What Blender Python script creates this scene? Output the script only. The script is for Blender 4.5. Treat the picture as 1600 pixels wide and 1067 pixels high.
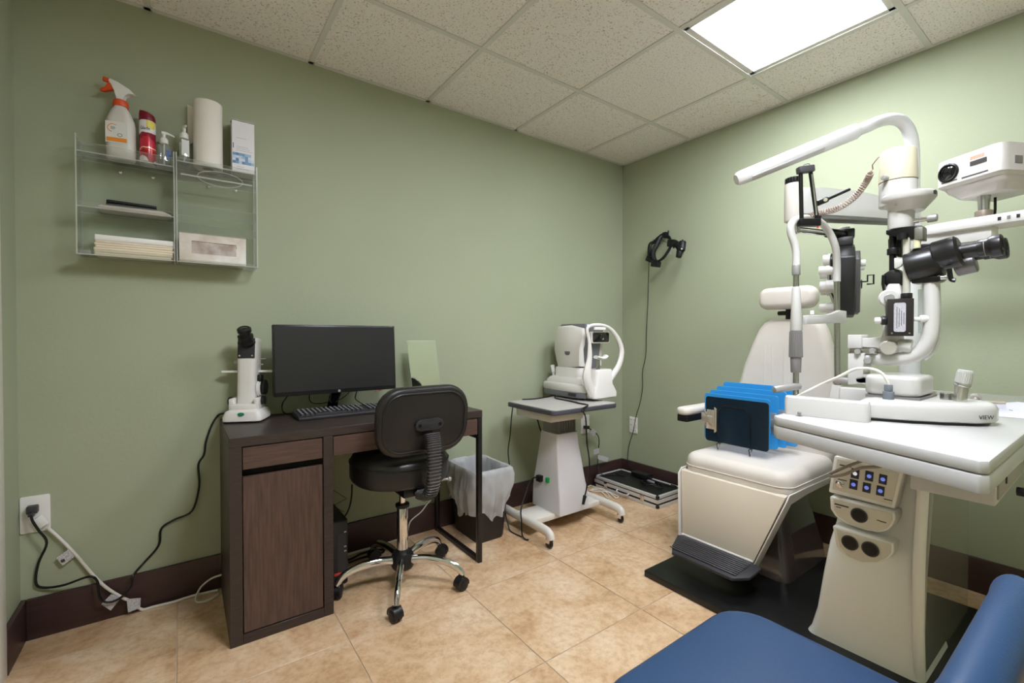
import bpy, bmesh, math, random
from mathutils import Vector, Matrix, noise

for o in list(bpy.data.objects):
    bpy.data.objects.remove(o, do_unlink=True)
scene = bpy.context.scene
COL = scene.collection
rnd = random.Random(7)

# ------------------------------------------------------------------ camera
F_PX = 708.56                       # focal length in pixels of the 1600 px wide photograph
CAM = Vector((-2.7964, -2.3813, 1.1172))
YAW, PITCH = math.radians(35.932), math.radians(-0.786)
cam_data = bpy.data.cameras.new('camera')
cam_data.sensor_width = 36.0
cam_data.lens = F_PX / 1600 * 36.0
cam_data.clip_start = 0.02
cam = bpy.data.objects.new('camera', cam_data)
COL.objects.link(cam)
cam.location = CAM
cam.rotation_euler = (math.pi / 2 + PITCH, 0, -YAW)
scene.camera = cam

# ------------------------------------------------------------------ world, exposure
world = bpy.data.worlds.new('world')
scene.world = world
world.use_nodes = True
world.node_tree.nodes['Background'].inputs[0].default_value = (1, 1, 1, 1)
world.node_tree.nodes['Background'].inputs[1].default_value = 0.0
vs = scene.view_settings
vs.view_transform = 'Standard'
vs.look = 'None'
vs.gamma = 1.0
vs.use_curve_mapping = False
vs.exposure = 0.0
LAMP_STRENGTH = (35.0, 60.0)        # diffusers: visible troffer, then the stronger unseen one added as fill

# ------------------------------------------------------------------ pixel helpers
FW = Vector((math.sin(YAW) * math.cos(PITCH), math.cos(YAW) * math.cos(PITCH), math.sin(PITCH)))
RT = Vector((math.cos(YAW), -math.sin(YAW), 0))
UP = RT.cross(FW)

def ray(px, py):
    return FW + RT * ((px - 800) / F_PX) + UP * ((533.5 - py) / F_PX)

def P(px, py, d):
    return CAM + ray(px, py) * d

def onp(px, py, val, ax):
    r = ray(px, py)
    return CAM + r * ((val - CAM[ax]) / r[ax])

def PX(px, py, x): return onp(px, py, x, 0)
def PY(px, py, y): return onp(px, py, y, 1)
def PZ(px, py, z): return onp(px, py, z, 2)
def dep(p): return (Vector(p) - CAM).dot(FW)
def rp(n, p): return n * dep(p) / F_PX      # n pixels at point p, in metres

# ------------------------------------------------------------------ materials
MATS = {}

def lin(c):
    return tuple((v / 12.92 if v <= 0.04045 else ((v + 0.055) / 1.055) ** 2.4) for v in [x / 255 for x in c])

def mat(name, rgb, rough=0.5, metal=0.0, var=0.0, vscale=8.0, bump=0.0, bscale=60.0, coat=0.0, spec=0.5,
        emit=None, estr=0.0, trans=0.0, ior=1.45, stretch=None, dark=None, coat_rough=0.05):
    """Principled material with a procedural colour variation and relief."""
    if name in MATS:
        return MATS[name]
    m = bpy.data.materials.new(name)
    m.use_nodes = True
    nt = m.node_tree
    b = nt.nodes['Principled BSDF']
    c = lin(rgb)
    b.inputs['Base Color'].default_value = (*c, 1)
    b.inputs['Roughness'].default_value = rough
    b.inputs['Metallic'].default_value = metal
    b.inputs['Specular IOR Level'].default_value = spec
    b.inputs['IOR'].default_value = ior
    b.inputs['Coat Weight'].default_value = coat
    b.inputs['Coat Roughness'].default_value = coat_rough
    b.inputs['Transmission Weight'].default_value = trans
    if emit:
        b.inputs['Emission Color'].default_value = (*lin(emit), 1)
        b.inputs['Emission Strength'].default_value = estr
    tc = nt.nodes.new('ShaderNodeTexCoord')
    mp = nt.nodes.new('ShaderNodeMapping')
    nt.links.new(tc.outputs['Object'], mp.inputs['Vector'])
    if stretch:
        mp.inputs['Scale'].default_value = stretch
    nz = nt.nodes.new('ShaderNodeTexNoise')
    nz.inputs['Scale'].default_value = vscale
    nz.inputs['Detail'].default_value = 5
    nt.links.new(mp.outputs['Vector'], nz.inputs['Vector'])
    if var > 0:
        rp_ = nt.nodes.new('ShaderNodeValToRGB')
        d = lin(dark) if dark else tuple(v * (1 - var) for v in c)
        e = tuple(min(1, v * (1 + var)) for v in c) if not dark else c
        rp_.color_ramp.elements[0].color = (*d, 1)
        rp_.color_ramp.elements[1].color = (*e, 1)
        rp_.color_ramp.elements[0].position = 0.3
        rp_.color_ramp.elements[1].position = 0.7
        nt.links.new(nz.outputs['Fac'], rp_.inputs['Fac'])
        nt.links.new(rp_.outputs['Color'], b.inputs['Base Color'])
    if bump > 0:
        n2 = nt.nodes.new('ShaderNodeTexNoise')
        n2.inputs['Scale'].default_value = bscale
        n2.inputs['Detail'].default_value = 4
        nt.links.new(mp.outputs['Vector'], n2.inputs['Vector'])
        bp = nt.nodes.new('ShaderNodeBump')
        bp.inputs['Strength'].default_value = bump
        bp.inputs['Distance'].default_value = 0.002
        nt.links.new(n2.outputs['Fac'], bp.inputs['Height'])
        nt.links.new(bp.outputs['Normal'], b.inputs['Normal'])
    MATS[name] = m
    return m

def clear_mat(name, tint=(1, 1, 1), ior=1.45, haze=0.0, haze_col=(0.8, 0.8, 0.8), rough=0.03):
    """Clear sheet plastic: transparent, Fresnel gloss, a little milky haze."""
    if name in MATS:
        return MATS[name]
    m = bpy.data.materials.new(name)
    m.use_nodes = True
    nt = m.node_tree
    nt.nodes.clear()
    out = nt.nodes.new('ShaderNodeOutputMaterial')
    tr = nt.nodes.new('ShaderNodeBsdfTransparent')
    tr.inputs[0].default_value = (*tint, 1)
    gl = nt.nodes.new('ShaderNodeBsdfGlossy')
    gl.inputs['Roughness'].default_value = rough
    lw = nt.nodes.new('ShaderNodeLayerWeight')      # same gloss from either face of the thin sheet
    lw.inputs['Blend'].default_value = 0.5
    pw = nt.nodes.new('ShaderNodeMath'); pw.operation = 'POWER'; pw.inputs[1].default_value = 4.0
    fr = nt.nodes.new('ShaderNodeMath'); fr.operation = 'MULTIPLY_ADD'; fr.inputs[1].default_value = 0.5; fr.inputs[2].default_value = 0.04 * (ior - 1) / 0.45
    nt.links.new(lw.outputs['Facing'], pw.inputs[0]); nt.links.new(pw.outputs[0], fr.inputs[0])
    mx = nt.nodes.new('ShaderNodeMixShader')
    nt.links.new(fr.outputs[0], mx.inputs[0])
    last = tr
    if haze > 0:
        df = nt.nodes.new('ShaderNodeBsdfDiffuse')
        df.inputs[0].default_value = (*haze_col, 1)
        tl = nt.nodes.new('ShaderNodeBsdfTranslucent')
        tl.inputs[0].default_value = (*haze_col, 1)
        m0 = nt.nodes.new('ShaderNodeMixShader')
        nt.links.new(df.outputs[0], m0.inputs[1]); nt.links.new(tl.outputs[0], m0.inputs[2])
        m1 = nt.nodes.new('ShaderNodeMixShader')
        m1.inputs[0].default_value = haze
        nt.links.new(tr.outputs[0], m1.inputs[1]); nt.links.new(m0.outputs[0], m1.inputs[2])
        last = m1
    nt.links.new(last.outputs[0], mx.inputs[1])
    nt.links.new(gl.outputs[0], mx.inputs[2])
    nt.links.new(mx.outputs[0], out.inputs[0])
    MATS[name] = m
    return m

# ------------------------------------------------------------------ geometry collector
def frame(o, x, y):
    x = Vector(x).normalized(); y = Vector(y); z = x.cross(y).normalized(); y = z.cross(x)
    m = Matrix((x, y, z)).transposed().to_4x4()
    m.translation = Vector(o)
    return m

def rotz(o, a):
    return Matrix.Translation(Vector(o)) @ Matrix.Rotation(a, 4, 'Z')

def rrect(w, h, r, n=4):
    r = min(r, w / 2 - 1e-5, h / 2 - 1e-5)
    pts = []
    for cx, cy, a0 in ((w / 2 - r, h / 2 - r, 0), (-w / 2 + r, h / 2 - r, 90), (-w / 2 + r, -h / 2 + r, 180), (w / 2 - r, -h / 2 + r, 270)):
        for i in range(n + 1):
            a = math.radians(a0 + 90 * i / n)
            pts.append((cx + r * math.cos(a), cy + r * math.sin(a)))
    return pts

def spline(pts, sub=6, closed=False):
    pts = [Vector(p) for p in pts]
    n = len(pts); out = []
    for i in range(n if closed else n - 1):
        if closed:
            p0, p1, p2, p3 = pts[i - 1], pts[i], pts[(i + 1) % n], pts[(i + 2) % n]
        else:
            p1, p2 = pts[i], pts[i + 1]
            p0 = pts[i - 1] if i else p1 * 2 - p2
            p3 = pts[i + 2] if i + 2 < n else p2 * 2 - p1
        for k in range(sub):
            t = k / sub
            out.append(0.5 * ((2 * p1) + (p2 - p0) * t + (2 * p0 - 5 * p1 + 4 * p2 - p3) * t * t + (3 * p1 - p0 - 3 * p2 + p3) * t ** 3))
    if not closed:
        out.append(pts[-1])
    return out

class G:
    def __init__(s, M=None):
        s.bm = bmesh.new(); s.M = M or Matrix(); s.mi = 0

    def _tag(s, faces):
        for f in faces: f.material_index = s.mi

    def ring(s, pts):
        return [s.bm.verts.new(s.M @ Vector(p)) for p in pts]

    def box(s, lo, hi, bev=0.0, seg=2, M=None):
        lo, hi = Vector(lo), Vector(hi)
        c = (lo + hi) / 2; d = hi - lo
        mm = s.M @ (M or Matrix())
        r = bmesh.ops.create_cube(s.bm, size=1.0, matrix=mm @ Matrix.Translation(c) @ Matrix.Diagonal((d.x, d.y, d.z, 1)))
        vs_ = r['verts']
        fs = {f for v in vs_ for f in v.link_faces}
        s._tag(fs)
        if bev > 0:
            es = list({e for v in vs_ for e in v.link_edges})
            b = bmesh.ops.bevel(s.bm, geom=es, offset=min(bev, min(abs(d.x), abs(d.y), abs(d.z)) * 0.49), segments=seg, profile=0.5, affect='EDGES')
            s._tag(b['faces'])
        return s

    def loft(s, rings, cap=True, closed=False):
        rs = [s.ring(r) for r in rings]
        n = len(rs[0]); fs = []
        for a, b in (list(zip(rs, rs[1:])) + ([(rs[-1], rs[0])] if closed else [])):
            for i in range(n):
                j = (i + 1) % n
                try: fs.append(s.bm.faces.new((a[i], a[j], b[j], b[i])))
                except ValueError: pass
        if cap and not closed:
            fs.append(s.bm.faces.new(list(reversed(rs[0]))))
            fs.append(s.bm.faces.new(rs[-1]))
        s._tag(fs)
        return s

    def prism(s, pts, vec, bev=0.0, seg=2):
        pts = [Vector(p) for p in pts]; vec = Vector(vec)
        a = s.ring(pts); b = s.ring([p + vec for p in pts])
        n = len(a); fs = [s.bm.faces.new(list(reversed(a))), s.bm.faces.new(b)]
        for i in range(n):
            j = (i + 1) % n
            fs.append(s.bm.faces.new((a[i], a[j], b[j], b[i])))
        s._tag(fs)
        if bev > 0:
            es = list({e for v in a + b for e in v.link_edges})
            r = bmesh.ops.bevel(s.bm, geom=es, offset=bev, segments=seg, profile=0.5, affect='EDGES')
            s._tag(r['faces'])
        return s

    def plate(s, pts2, t, M, bev=0.0, seg=2):
        """2-D outline in frame M, thickness t along +z."""
        s2 = s.M; s.M = s.M @ M
        s.prism([(p[0], p[1], 0) for p in pts2], (0, 0, t), bev, seg)
        s.M = s2
        return s

    def _basis(s, ax):
        ax = Vector(ax).normalized()
        h = Vector((0, 0, 1)) if abs(ax.z) < 0.9 else Vector((1, 0, 0))
        u = h.cross(ax).normalized(); v = ax.cross(u)
        return ax, u, v

    def lathe(s, prof, p0, ax, seg=24, sx=1.0, sy=1.0, cap=True):
        ax, u, v = s._basis(ax); p0 = Vector(p0)
        rings = []
        for r, h in prof:
            r = max(r, 1e-4)
            rings.append([p0 + ax * h + u * (r * sx * math.cos(2 * math.pi * i / seg)) + v * (r * sy * math.sin(2 * math.pi * i / seg)) for i in range(seg)])
        return s.loft(rings, cap)

    def cyl(s, p0, p1, r0, r1=None, seg=20, bev=0.0):
        p0, p1 = Vector(p0), Vector(p1); L = (p1 - p0).length
        r1 = r0 if r1 is None else r1
        b = min(bev, L * 0.45, r0 * 0.9, r1 * 0.9)
        pr = [(r0, 0), (r1, L)] if b <= 0 else [(r0 - b, 0), (r0 - b * 0.3, b * 0.3), (r0, b), (r1, L - b), (r1 - b * 0.3, L - b * 0.3), (r1 - b, L)]
        return s.lathe(pr, p0, p1 - p0, seg)

    def tube(s, pts, r, seg=8, sub=6, closed=False, flat=1.0, smooth=True, up=None):
        rr = r if isinstance(r, (list, tuple)) else None
        n0 = len(pts)
        path = spline(pts, sub, closed) if smooth else [Vector(p) for p in pts]
        n = len(path); rings = []; u = None
        for i, p in enumerate(path):
            if closed: t = path[(i + 1) % n] - path[i - 1]
            else: t = path[min(i + 1, n - 1)] - path[max(i - 1, 0)]
            if t.length < 1e-9: t = Vector((0, 0, 1))
            t.normalize()
            if u is None or up is not None:
                h = Vector(up) if up is not None else (Vector((0, 0, 1)) if abs(t.z) < 0.9 else Vector((1, 0, 0)))
                u = (h - t * h.dot(t))
                u = u.normalized() if u.length > 1e-6 else t.orthogonal().normalized()
            else:
                u = (u - t * u.dot(t)).normalized()
            v = t.cross(u)
            if rr:
                k = i / max(1, n - 1) * (n0 - 1); a = int(min(k, n0 - 2)); q = rr[a] + (rr[a + 1] - rr[a]) * (k - a)
            else: q = r
            rings.append([p + u * (q * math.cos(2 * math.pi * j / seg)) + v * (q * flat * math.sin(2 * math.pi * j / seg)) for j in range(seg)])
        return s.loft(rings, not closed, closed)

    def pillow(s, w, d, h, r, edge=0.02, M=None, n=5, crown=0.0, taper=0.0, bottom_edge=None):
        """Rounded cushion: outline w x d in the local xy plane, height h along z from 0."""
        s2 = s.M; s.M = s.M @ (M or Matrix())
        rings = []
        be = edge if bottom_edge is None else bottom_edge
        lv = []
        for i in range(n + 1):
            a = math.pi / 2 * i / n
            lv.append((be * (1 - math.sin(a)), be * (1 - math.cos(a))))
        for i in range(n + 1):
            a = math.pi / 2 * i / n
            lv.append((edge * (1 - math.cos(a)), h - edge * (1 - math.sin(a))))
        for inset, z in lv:
            k = 1 - taper * z / h
            rings.append([(x, y, z) for x, y in rrect((w - 2 * inset) * k, (d - 2 * inset) * k, max(r - inset, 0.004), 6)])
        if crown > 0:
            for t in (0.75, 0.5, 0.25):
                rings.append([(x, y, h + crown * (1 - t * t)) for x, y in rrect((w - 2 * edge) * t, (d - 2 * edge) * t, max((r - edge) * t, 0.003), 6)])
        s.loft(rings)
        s.M = s2
        return s

    def sphere(s, c, r, seg=16, sc=(1, 1, 1)):
        r0 = bmesh.ops.create_uvsphere(s.bm, u_segments=seg, v_segments=max(6, seg // 2), radius=r, matrix=s.M @ Matrix.Translation(Vector(c)) @ Matrix.Diagonal((*sc, 1)))
        s._tag({f for v in r0['verts'] for f in v.link_faces})
        return s

    def mesh(s, name, smooth=40):
        bmesh.ops.recalc_face_normals(s.bm, faces=s.bm.faces)
        me = bpy.data.meshes.new(name)
        s.bm.to_mesh(me); s.bm.free()
        if smooth:
            me.polygons.foreach_set('use_smooth', [True] * len(me.polygons))
            me.set_sharp_from_angle(angle=math.radians(smooth))
        return me

ORG = {}

def thing(name, label, cat, loc, group=None):
    o = bpy.data.objects.new(name, None)
    o.empty_display_size = 0.05
    COL.objects.link(o)
    o.location = loc
    ORG[o] = Vector(loc)
    o['label'] = label; o['category'] = cat
    if group: o['group'] = group
    return o

def part(g, name, m, parent, label=None, smooth=40):
    """A part (or sub-part): geometry given in world coordinates, child of parent."""
    me = g.mesh(name, smooth)
    org = ORG[parent]
    me.transform(Matrix.Translation(-org))
    for x in (m if isinstance(m, (list, tuple)) else [m]): me.materials.append(x)
    o = bpy.data.objects.new(name, me)
    COL.objects.link(o)
    o.parent = parent
    ORG[o] = org
    if label: o['label'] = label
    return o

def solo(g, name, m, label, cat, group=None, smooth=40, kind=None):
    """A thing that is one mesh: origin at the middle of its base."""
    me = g.mesh(name, smooth)
    co = [v.co for v in me.vertices]
    lo = Vector([min(c[i] for c in co) for i in range(3)]); hi = Vector([max(c[i] for c in co) for i in range(3)])
    org = Vector(((lo.x + hi.x) / 2, (lo.y + hi.y) / 2, lo.z))
    me.transform(Matrix.Translation(-org))
    for x in (m if isinstance(m, (list, tuple)) else [m]): me.materials.append(x)
    o = bpy.data.objects.new(name, me)
    COL.objects.link(o)
    o.location = org
    ORG[o] = org
    if kind: o['kind'] = kind
    if label: o['label'] = label
    if cat: o['category'] = cat
    if group: o['group'] = group
    return o

def struct(g, name, m, label=None):
    return solo(g, name, m, label, None, kind='structure')

def text(s, M, size, m, parent, name='lettering', squash=1.0, extr=0.0002, wrap=0.0):
    cu = bpy.data.curves.new('t', 'FONT')
    cu.body = s; cu.size = size; cu.align_x = 'CENTER'; cu.align_y = 'CENTER'; cu.extrude = extr; cu.resolution_u = 2
    t = bpy.data.objects.new('t', cu)
    COL.objects.link(t)
    bpy.context.view_layer.update()
    me = bpy.data.meshes.new_from_object(t.evaluated_get(bpy.context.evaluated_depsgraph_get()))
    bpy.data.objects.remove(t, do_unlink=True)
    me.name = name
    me.transform(Matrix.Diagonal((squash, 1, 1, 1)))
    if wrap:                                   # bend the line of letters round a can of radius wrap
        for v in me.vertices:
            a = v.co.x / wrap; q = wrap + v.co.z
            v.co.x = q * math.sin(a); v.co.z = q * math.cos(a) - wrap
    me.transform(Matrix.Translation(-ORG[parent]) @ M)
    me.materials.clear(); me.materials.append(m)
    o = bpy.data.objects.new(name, me)
    COL.objects.link(o); o.parent = parent; ORG[o] = ORG[parent]
    return o

# ------------------------------------------------------------------ common materials
WHITE = mat('white_enamel', (226, 224, 221), 0.32, coat=0.3, var=0.02, bump=0.02)
CREAM = mat('cream_enamel', (220, 214, 205), 0.35, coat=0.2, var=0.02)
HOUSING = mat('lamp_housing_cream', (204, 196, 170), 0.4, var=0.02)
VINYL = mat('cream_vinyl', (216, 208, 198), 0.42, var=0.03, bump=0.12, bscale=220)
BLACKP = mat('black_plastic', (22, 21, 22), 0.4, var=0.1, bump=0.03)
BLACKM = mat('black_metal', (16, 15, 16), 0.3, var=0.08)
BLACKG = mat('black_gloss', (12, 12, 13), 0.1, coat=0.6)
GREYP = mat('grey_plastic', (128, 124, 122), 0.45, var=0.04)
DGREY = mat('dark_grey_plastic', (70, 68, 72), 0.45, var=0.05)
LGREY = mat('light_grey_metal', (176, 174, 172), 0.35, metal=0.4, var=0.03)
CHROME = mat('chrome', (225, 225, 228), 0.08, metal=1.0, var=0.01)
STEEL = mat('brushed_steel', (190, 188, 186), 0.25, metal=1.0, var=0.05, stretch=(1, 1, 30))
ALU = mat('aluminium', (216, 214, 211), 0.35, metal=0.35, var=0.04)
GLASSD = mat('dark_lens', (8, 9, 12), 0.04, coat=1.0)
WHITEP = mat('white_plastic', (232, 230, 226), 0.4, var=0.02)
PAPER = mat('paper_white', (236, 233, 229), 0.75, var=0.02, bump=0.03)
CORDB = mat('black_cord', (14, 14, 15), 0.45, var=0.05)
CORDW = mat('white_cord', (222, 216, 205), 0.5, var=0.03)
INK = mat('printed_ink', (60, 58, 60), 0.6, var=0.05)
# ================================================================== the room
XL, YF, HC = -3.285, -3.55, 2.44

def wall_mat():
    m = mat('green_wall_paint', (165, 171, 144), 0.62, var=0.035, vscale=1.7, bump=0.25, bscale=90, spec=0.35)
    return m
WALL = wall_mat()
BASEB = mat('dark_brown_baseboard', (66, 46, 44), 0.4, var=0.12, vscale=6, bump=0.1, bscale=40, stretch=(1, 1, 9))

def floor_mat():
    m = bpy.data.materials.new('beige_stone_tile'); m.use_nodes = True
    nt = m.node_tree; b = nt.nodes['Principled BSDF']
    tc = nt.nodes.new('ShaderNodeTexCoord'); oi = nt.nodes.new('ShaderNodeObjectInfo')
    ad = nt.nodes.new('ShaderNodeVectorMath'); ad.operation = 'MULTIPLY_ADD'
    cmb = nt.nodes.new('ShaderNodeCombineXYZ')
    for i in range(3): nt.links.new(oi.outputs['Random'], cmb.inputs[i])
    ad.inputs[1].default_value = (37, 53, 11)
    nt.links.new(cmb.outputs[0], ad.inputs[0]); nt.links.new(tc.outputs['Object'], ad.inputs[2])
    n1 = nt.nodes.new('ShaderNodeTexNoise'); n1.inputs['Scale'].default_value = 4.5; n1.inputs['Detail'].default_value = 9; n1.inputs['Roughness'].default_value = 0.62; n1.inputs['Distortion'].default_value = 0.6
    n2 = nt.nodes.new('ShaderNodeTexNoise'); n2.inputs['Scale'].default_value = 38; n2.inputs['Detail'].default_value = 6; n2.inputs['Roughness'].default_value = 0.7
    nt.links.new(ad.outputs[0], n1.inputs['Vector']); nt.links.new(ad.outputs[0], n2.inputs['Vector'])
    r1 = nt.nodes.new('ShaderNodeValToRGB')
    e = r1.color_ramp.elements
    e[0].position = 0.30; e[0].color = (*lin((184, 146, 108)), 1)
    e[1].position = 0.72; e[1].color = (*lin((226, 203, 174)), 1)
    k = e.new(0.45); k.color = (*lin((206, 173, 136)), 1)
    k = e.new(0.56); k.color = (*lin((217, 188, 154)), 1)
    nt.links.new(n1.outputs['Fac'], r1.inputs['Fac'])
    r2 = nt.nodes.new('ShaderNodeValToRGB')
    r2.color_ramp.elements[0].position = 0.36; r2.color_ramp.elements[0].color = (*lin((190, 150, 105)), 1)
    r2.color_ramp.elements[1].position = 0.56; r2.color_ramp.elements[1].color = (1, 1, 1, 1)
    nt.links.new(n2.outputs['Fac'], r2.inputs['Fac'])
    mx = nt.nodes.new('ShaderNodeMixRGB'); mx.blend_type = 'MULTIPLY'; mx.inputs[0].default_value = 0.38
    nt.links.new(r1.outputs[0], mx.inputs[1]); nt.links.new(r2.outputs[0], mx.inputs[2])
    nt.links.new(mx.outputs[0], b.inputs['Base Color'])
    b.inputs['Roughness'].default_value = 0.4
    bp = nt.nodes.new('ShaderNodeBump'); bp.inputs['Strength'].default_value = 0.15; bp.inputs['Distance'].default_value = 0.002
    nt.links.new(n2.outputs['Fac'], bp.inputs['Height']); nt.links.new(bp.outputs[0], b.inputs['Normal'])
    return m

def ceil_mat():
    m = bpy.data.materials.new('fissured_ceiling_tile'); m.use_nodes = True
    nt = m.node_tree; b = nt.nodes['Principled BSDF']
    tc = nt.nodes.new('ShaderNodeTexCoord'); oi = nt.nodes.new('ShaderNodeObjectInfo')
    ad = nt.nodes.new('ShaderNodeVectorMath'); ad.operation = 'MULTIPLY_ADD'
    cmb = nt.nodes.new('ShaderNodeCombineXYZ')
    for i in range(3): nt.links.new(oi.outputs['Random'], cmb.inputs[i])
    ad.inputs[1].default_value = (17, 29, 5)
    nt.links.new(cmb.outputs[0], ad.inputs[0]); nt.links.new(tc.outputs['Object'], ad.inputs[2])
    n1 = nt.nodes.new('ShaderNodeTexNoise'); n1.inputs['Scale'].default_value = 130; n1.inputs['Detail'].default_value = 3
    nt.links.new(ad.outputs[0], n1.inputs['Vector'])
    vo = nt.nodes.new('ShaderNodeTexVoronoi'); vo.inputs['Scale'].default_value = 95
    nt.links.new(ad.outputs[0], vo.inputs['Vector'])
    r1 = nt.nodes.new('ShaderNodeValToRGB')
    r1.color_ramp.elements[0].position = 0.32; r1.color_ramp.elements[0].color = (*lin((184, 172, 160)), 1)
    r1.color_ramp.elements[1].position = 0.43; r1.color_ramp.elements[1].color = (*lin((240, 234, 229)), 1)
    nt.links.new(n1.outputs['Fac'], r1.inputs['Fac'])
    r2 = nt.nodes.new('ShaderNodeValToRGB')
    r2.color_ramp.elements[0].position = 0.08; r2.color_ramp.elements[0].color = (*lin((150, 135, 116)), 1)
    r2.color_ramp.elements[1].position = 0.2; r2.color_ramp.elements[1].color = (1, 1, 1, 1)
    nt.links.new(vo.outputs['Distance'], r2.inputs['Fac'])
    mx = nt.nodes.new('ShaderNodeMixRGB'); mx.blend_type = 'MULTIPLY'; mx.inputs[0].default_value = 0.3
    nt.links.new(r1.outputs[0], mx.inputs[1]); nt.links.new(r2.outputs[0], mx.inputs[2])
    nt.links.new(mx.outputs[0], b.inputs['Base Color'])
    b.inputs['Roughness'].default_value = 0.9
    bp = nt.nodes.new('ShaderNodeBump'); bp.inputs['Strength'].default_value = 0.4; bp.inputs['Distance'].default_value = 0.003
    nt.links.new(n1.outputs['Fac'], bp.inputs['Height']); nt.links.new(bp.outputs[0], b.inputs['Normal'])
    return m

struct(G().box((XL - 0.1, 0, -0.05), (0.1, 0.1, 2.6)), 'wall_back', WALL, 'sage green painted wall behind the desk and shelf')
struct(G().box((0, YF - 0.1, -0.05), (0.1, 0, 2.6)), 'wall_right', WALL, 'sage green painted wall behind the exam chair')
struct(G().box((XL - 0.1, YF - 0.1, -0.05), (XL, 0, 2.6)), 'wall_left', WALL, 'sage green wall beside the large outlet')
struct(G().box((XL - 0.1, YF - 0.1, -0.05), (0.1, YF, 2.6)), 'wall_front', WALL, 'sage green wall facing the desk')
struct(G().box((XL + 0.016, -0.016, 0), (-0.016, 0, 0.15), 0.003), 'baseboard_back', BASEB)
struct(G().box((-0.016, YF, 0), (0, 0, 0.15), 0.003), 'baseboard_right', BASEB)
struct(G().box((XL, -0.221, 0), (XL + 0.016, 0, 0.15), 0.003), 'baseboard_left', BASEB)
TRIM = mat('white_trim_paint', (214, 210, 198), 0.45, var=0.02)
struct(G().box((XL, -0.29, 0), (XL + 0.014, -0.222, 2.1), 0.004).box((XL, -1.165, 0), (XL + 0.014, -1.096, 2.1), 0.004).box((XL, -1.165, 2.1), (XL + 0.014, -0.222, 2.17), 0.004), 'trim_1', TRIM)
d = struct(G().box((XL - 0.02, -1.096, 0.006), (XL + 0.008, -0.29, 2.1), 0.003), 'door_1', mat('door_paint', (206, 200, 186), 0.45, var=0.02), 'flat off-white door')
hd = G().lathe([(0.026, 0), (0.026, 0.006), (0.011, 0.01), (0.011, 0.035), (0.027, 0.045), (0.03, 0.06), (0.02, 0.072)], (XL + 0.008, -1.03, 0.98), (1, 0, 0))
part(hd, 'door_handle', STEEL, d)

# floor tiles, 510 mm, on the grid measured in the photograph
fl = struct(G().box((XL - 0.05, YF - 0.05, -0.06), (0.05, 0.05, -0.003)), 'floor', mat('tan_grout', (198, 176, 152), 0.8, var=0.08, vscale=30), 'beige stone-look tiled floor')
TILE = floor_mat()
GS, GX, GY = 0.5104, -0.7826, -0.6969
gap = 0.0018

def edges_(a0, s, lo, hi):
    v = a0
    while v > lo: v -= s
    v += s
    out = [lo]
    while v < hi - 1e-4:
        out.append(v); v += s
    return out + [hi]
xe = edges_(GX, GS, XL, 0.0); ye = edges_(GY, 0.508, YF, 0.0)
tile_cache = {}
for xa, xb in zip(xe, xe[1:]):
    for ya, yb in zip(ye, ye[1:]):
        w, h = xb - xa - 2 * gap, yb - ya - 2 * gap
        if w < 0.01 or h < 0.01: continue
        key = (round(w, 4), round(h, 4))
        if key not in tile_cache:
            me = G().box((-w / 2, -h / 2, -0.0028), (w / 2, h / 2, 0), 0.0012, 1).mesh('floor_tile', 0)
            me.materials.append(TILE); tile_cache[key] = me
        o = bpy.data.objects.new('floor_tile', tile_cache[key])
        COL.objects.link(o); o.parent = fl
        o.location = Vector(((xa + xb) / 2, (ya + yb) / 2, 0)) - ORG[fl]

# suspended ceiling
ce = struct(G().box((XL - 0.05, YF - 0.05, 2.49), (0.05, 0.05, 2.55)), 'ceiling', mat('ceiling_deck', (120, 118, 112), 0.9), 'suspended ceiling of fissured white tiles in a metal grid')
CT = ceil_mat()
GRID = mat('ceiling_grid_paint', (216, 213, 207), 0.5, var=0.03)
LX = [-0.4254 - 0.6195 * k for k in range(5)]
MY = [-0.5858 - 0.6095 * k for k in range(5)]
cxe = [0.0] + LX + [XL]; cye = [0.0] + MY + [YF]
bw = 0.012
for x in LX:
    part(G().box((x - bw, YF, HC), (x + bw, 0, HC + 0.003)).box((x - 0.0015, YF, HC + 0.003), (x + 0.0015, 0, HC + 0.03)), 'grid_bar', GRID, ce)
for y in MY:
    part(G().box((XL, y - bw, HC - 0.0006), (0, y + bw, HC + 0.0028)), 'grid_bar', GRID, ce)
for lo, hi in (((XL, -0.02, HC), (0, 0, HC + 0.003)), ((-0.02, YF, HC), (0, 0, HC + 0.003)), ((XL, YF, HC), (XL + 0.02, 0, HC + 0.003)), ((XL, YF, HC), (0, YF + 0.02, HC + 0.003))):
    part(G().box(lo, hi), 'wall_angle', GRID, ce)
LIGHTS = [(1, 2), (3, 3)]       # grid cells that hold a troffer instead of a tile: (column, row); the second is added out of view to brighten the room
tile_cache = {}
for i, (xb, xa) in enumerate(zip(cxe, cxe[1:])):
    for j, (yb, ya) in enumerate(zip(cye, cye[1:])):
        if (i, j) in LIGHTS: continue
        w, h = xb - xa - 0.008, yb - ya - 0.008
        if w < 0.03 or h < 0.03: continue
        key = (round(w, 4), round(h, 4))
        if key not in tile_cache:
            me = G().box((-w / 2, -h / 2, 0), (w / 2, h / 2, 0.015)).mesh('ceiling_tile', 0)
            me.materials.append(CT); tile_cache[key] = me
        o = bpy.data.objects.new('ceiling_tile', tile_cache[key])
        COL.objects.link(o); o.parent = ce
        o.location = Vector(((xa + xb) / 2, (ya + yb) / 2, HC + 0.0035 + 0.001 * rnd.random())) - ORG[ce]
FRAMEP = mat('troffer_frame_paint', (216, 212, 206), 0.4, var=0.02)
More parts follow.
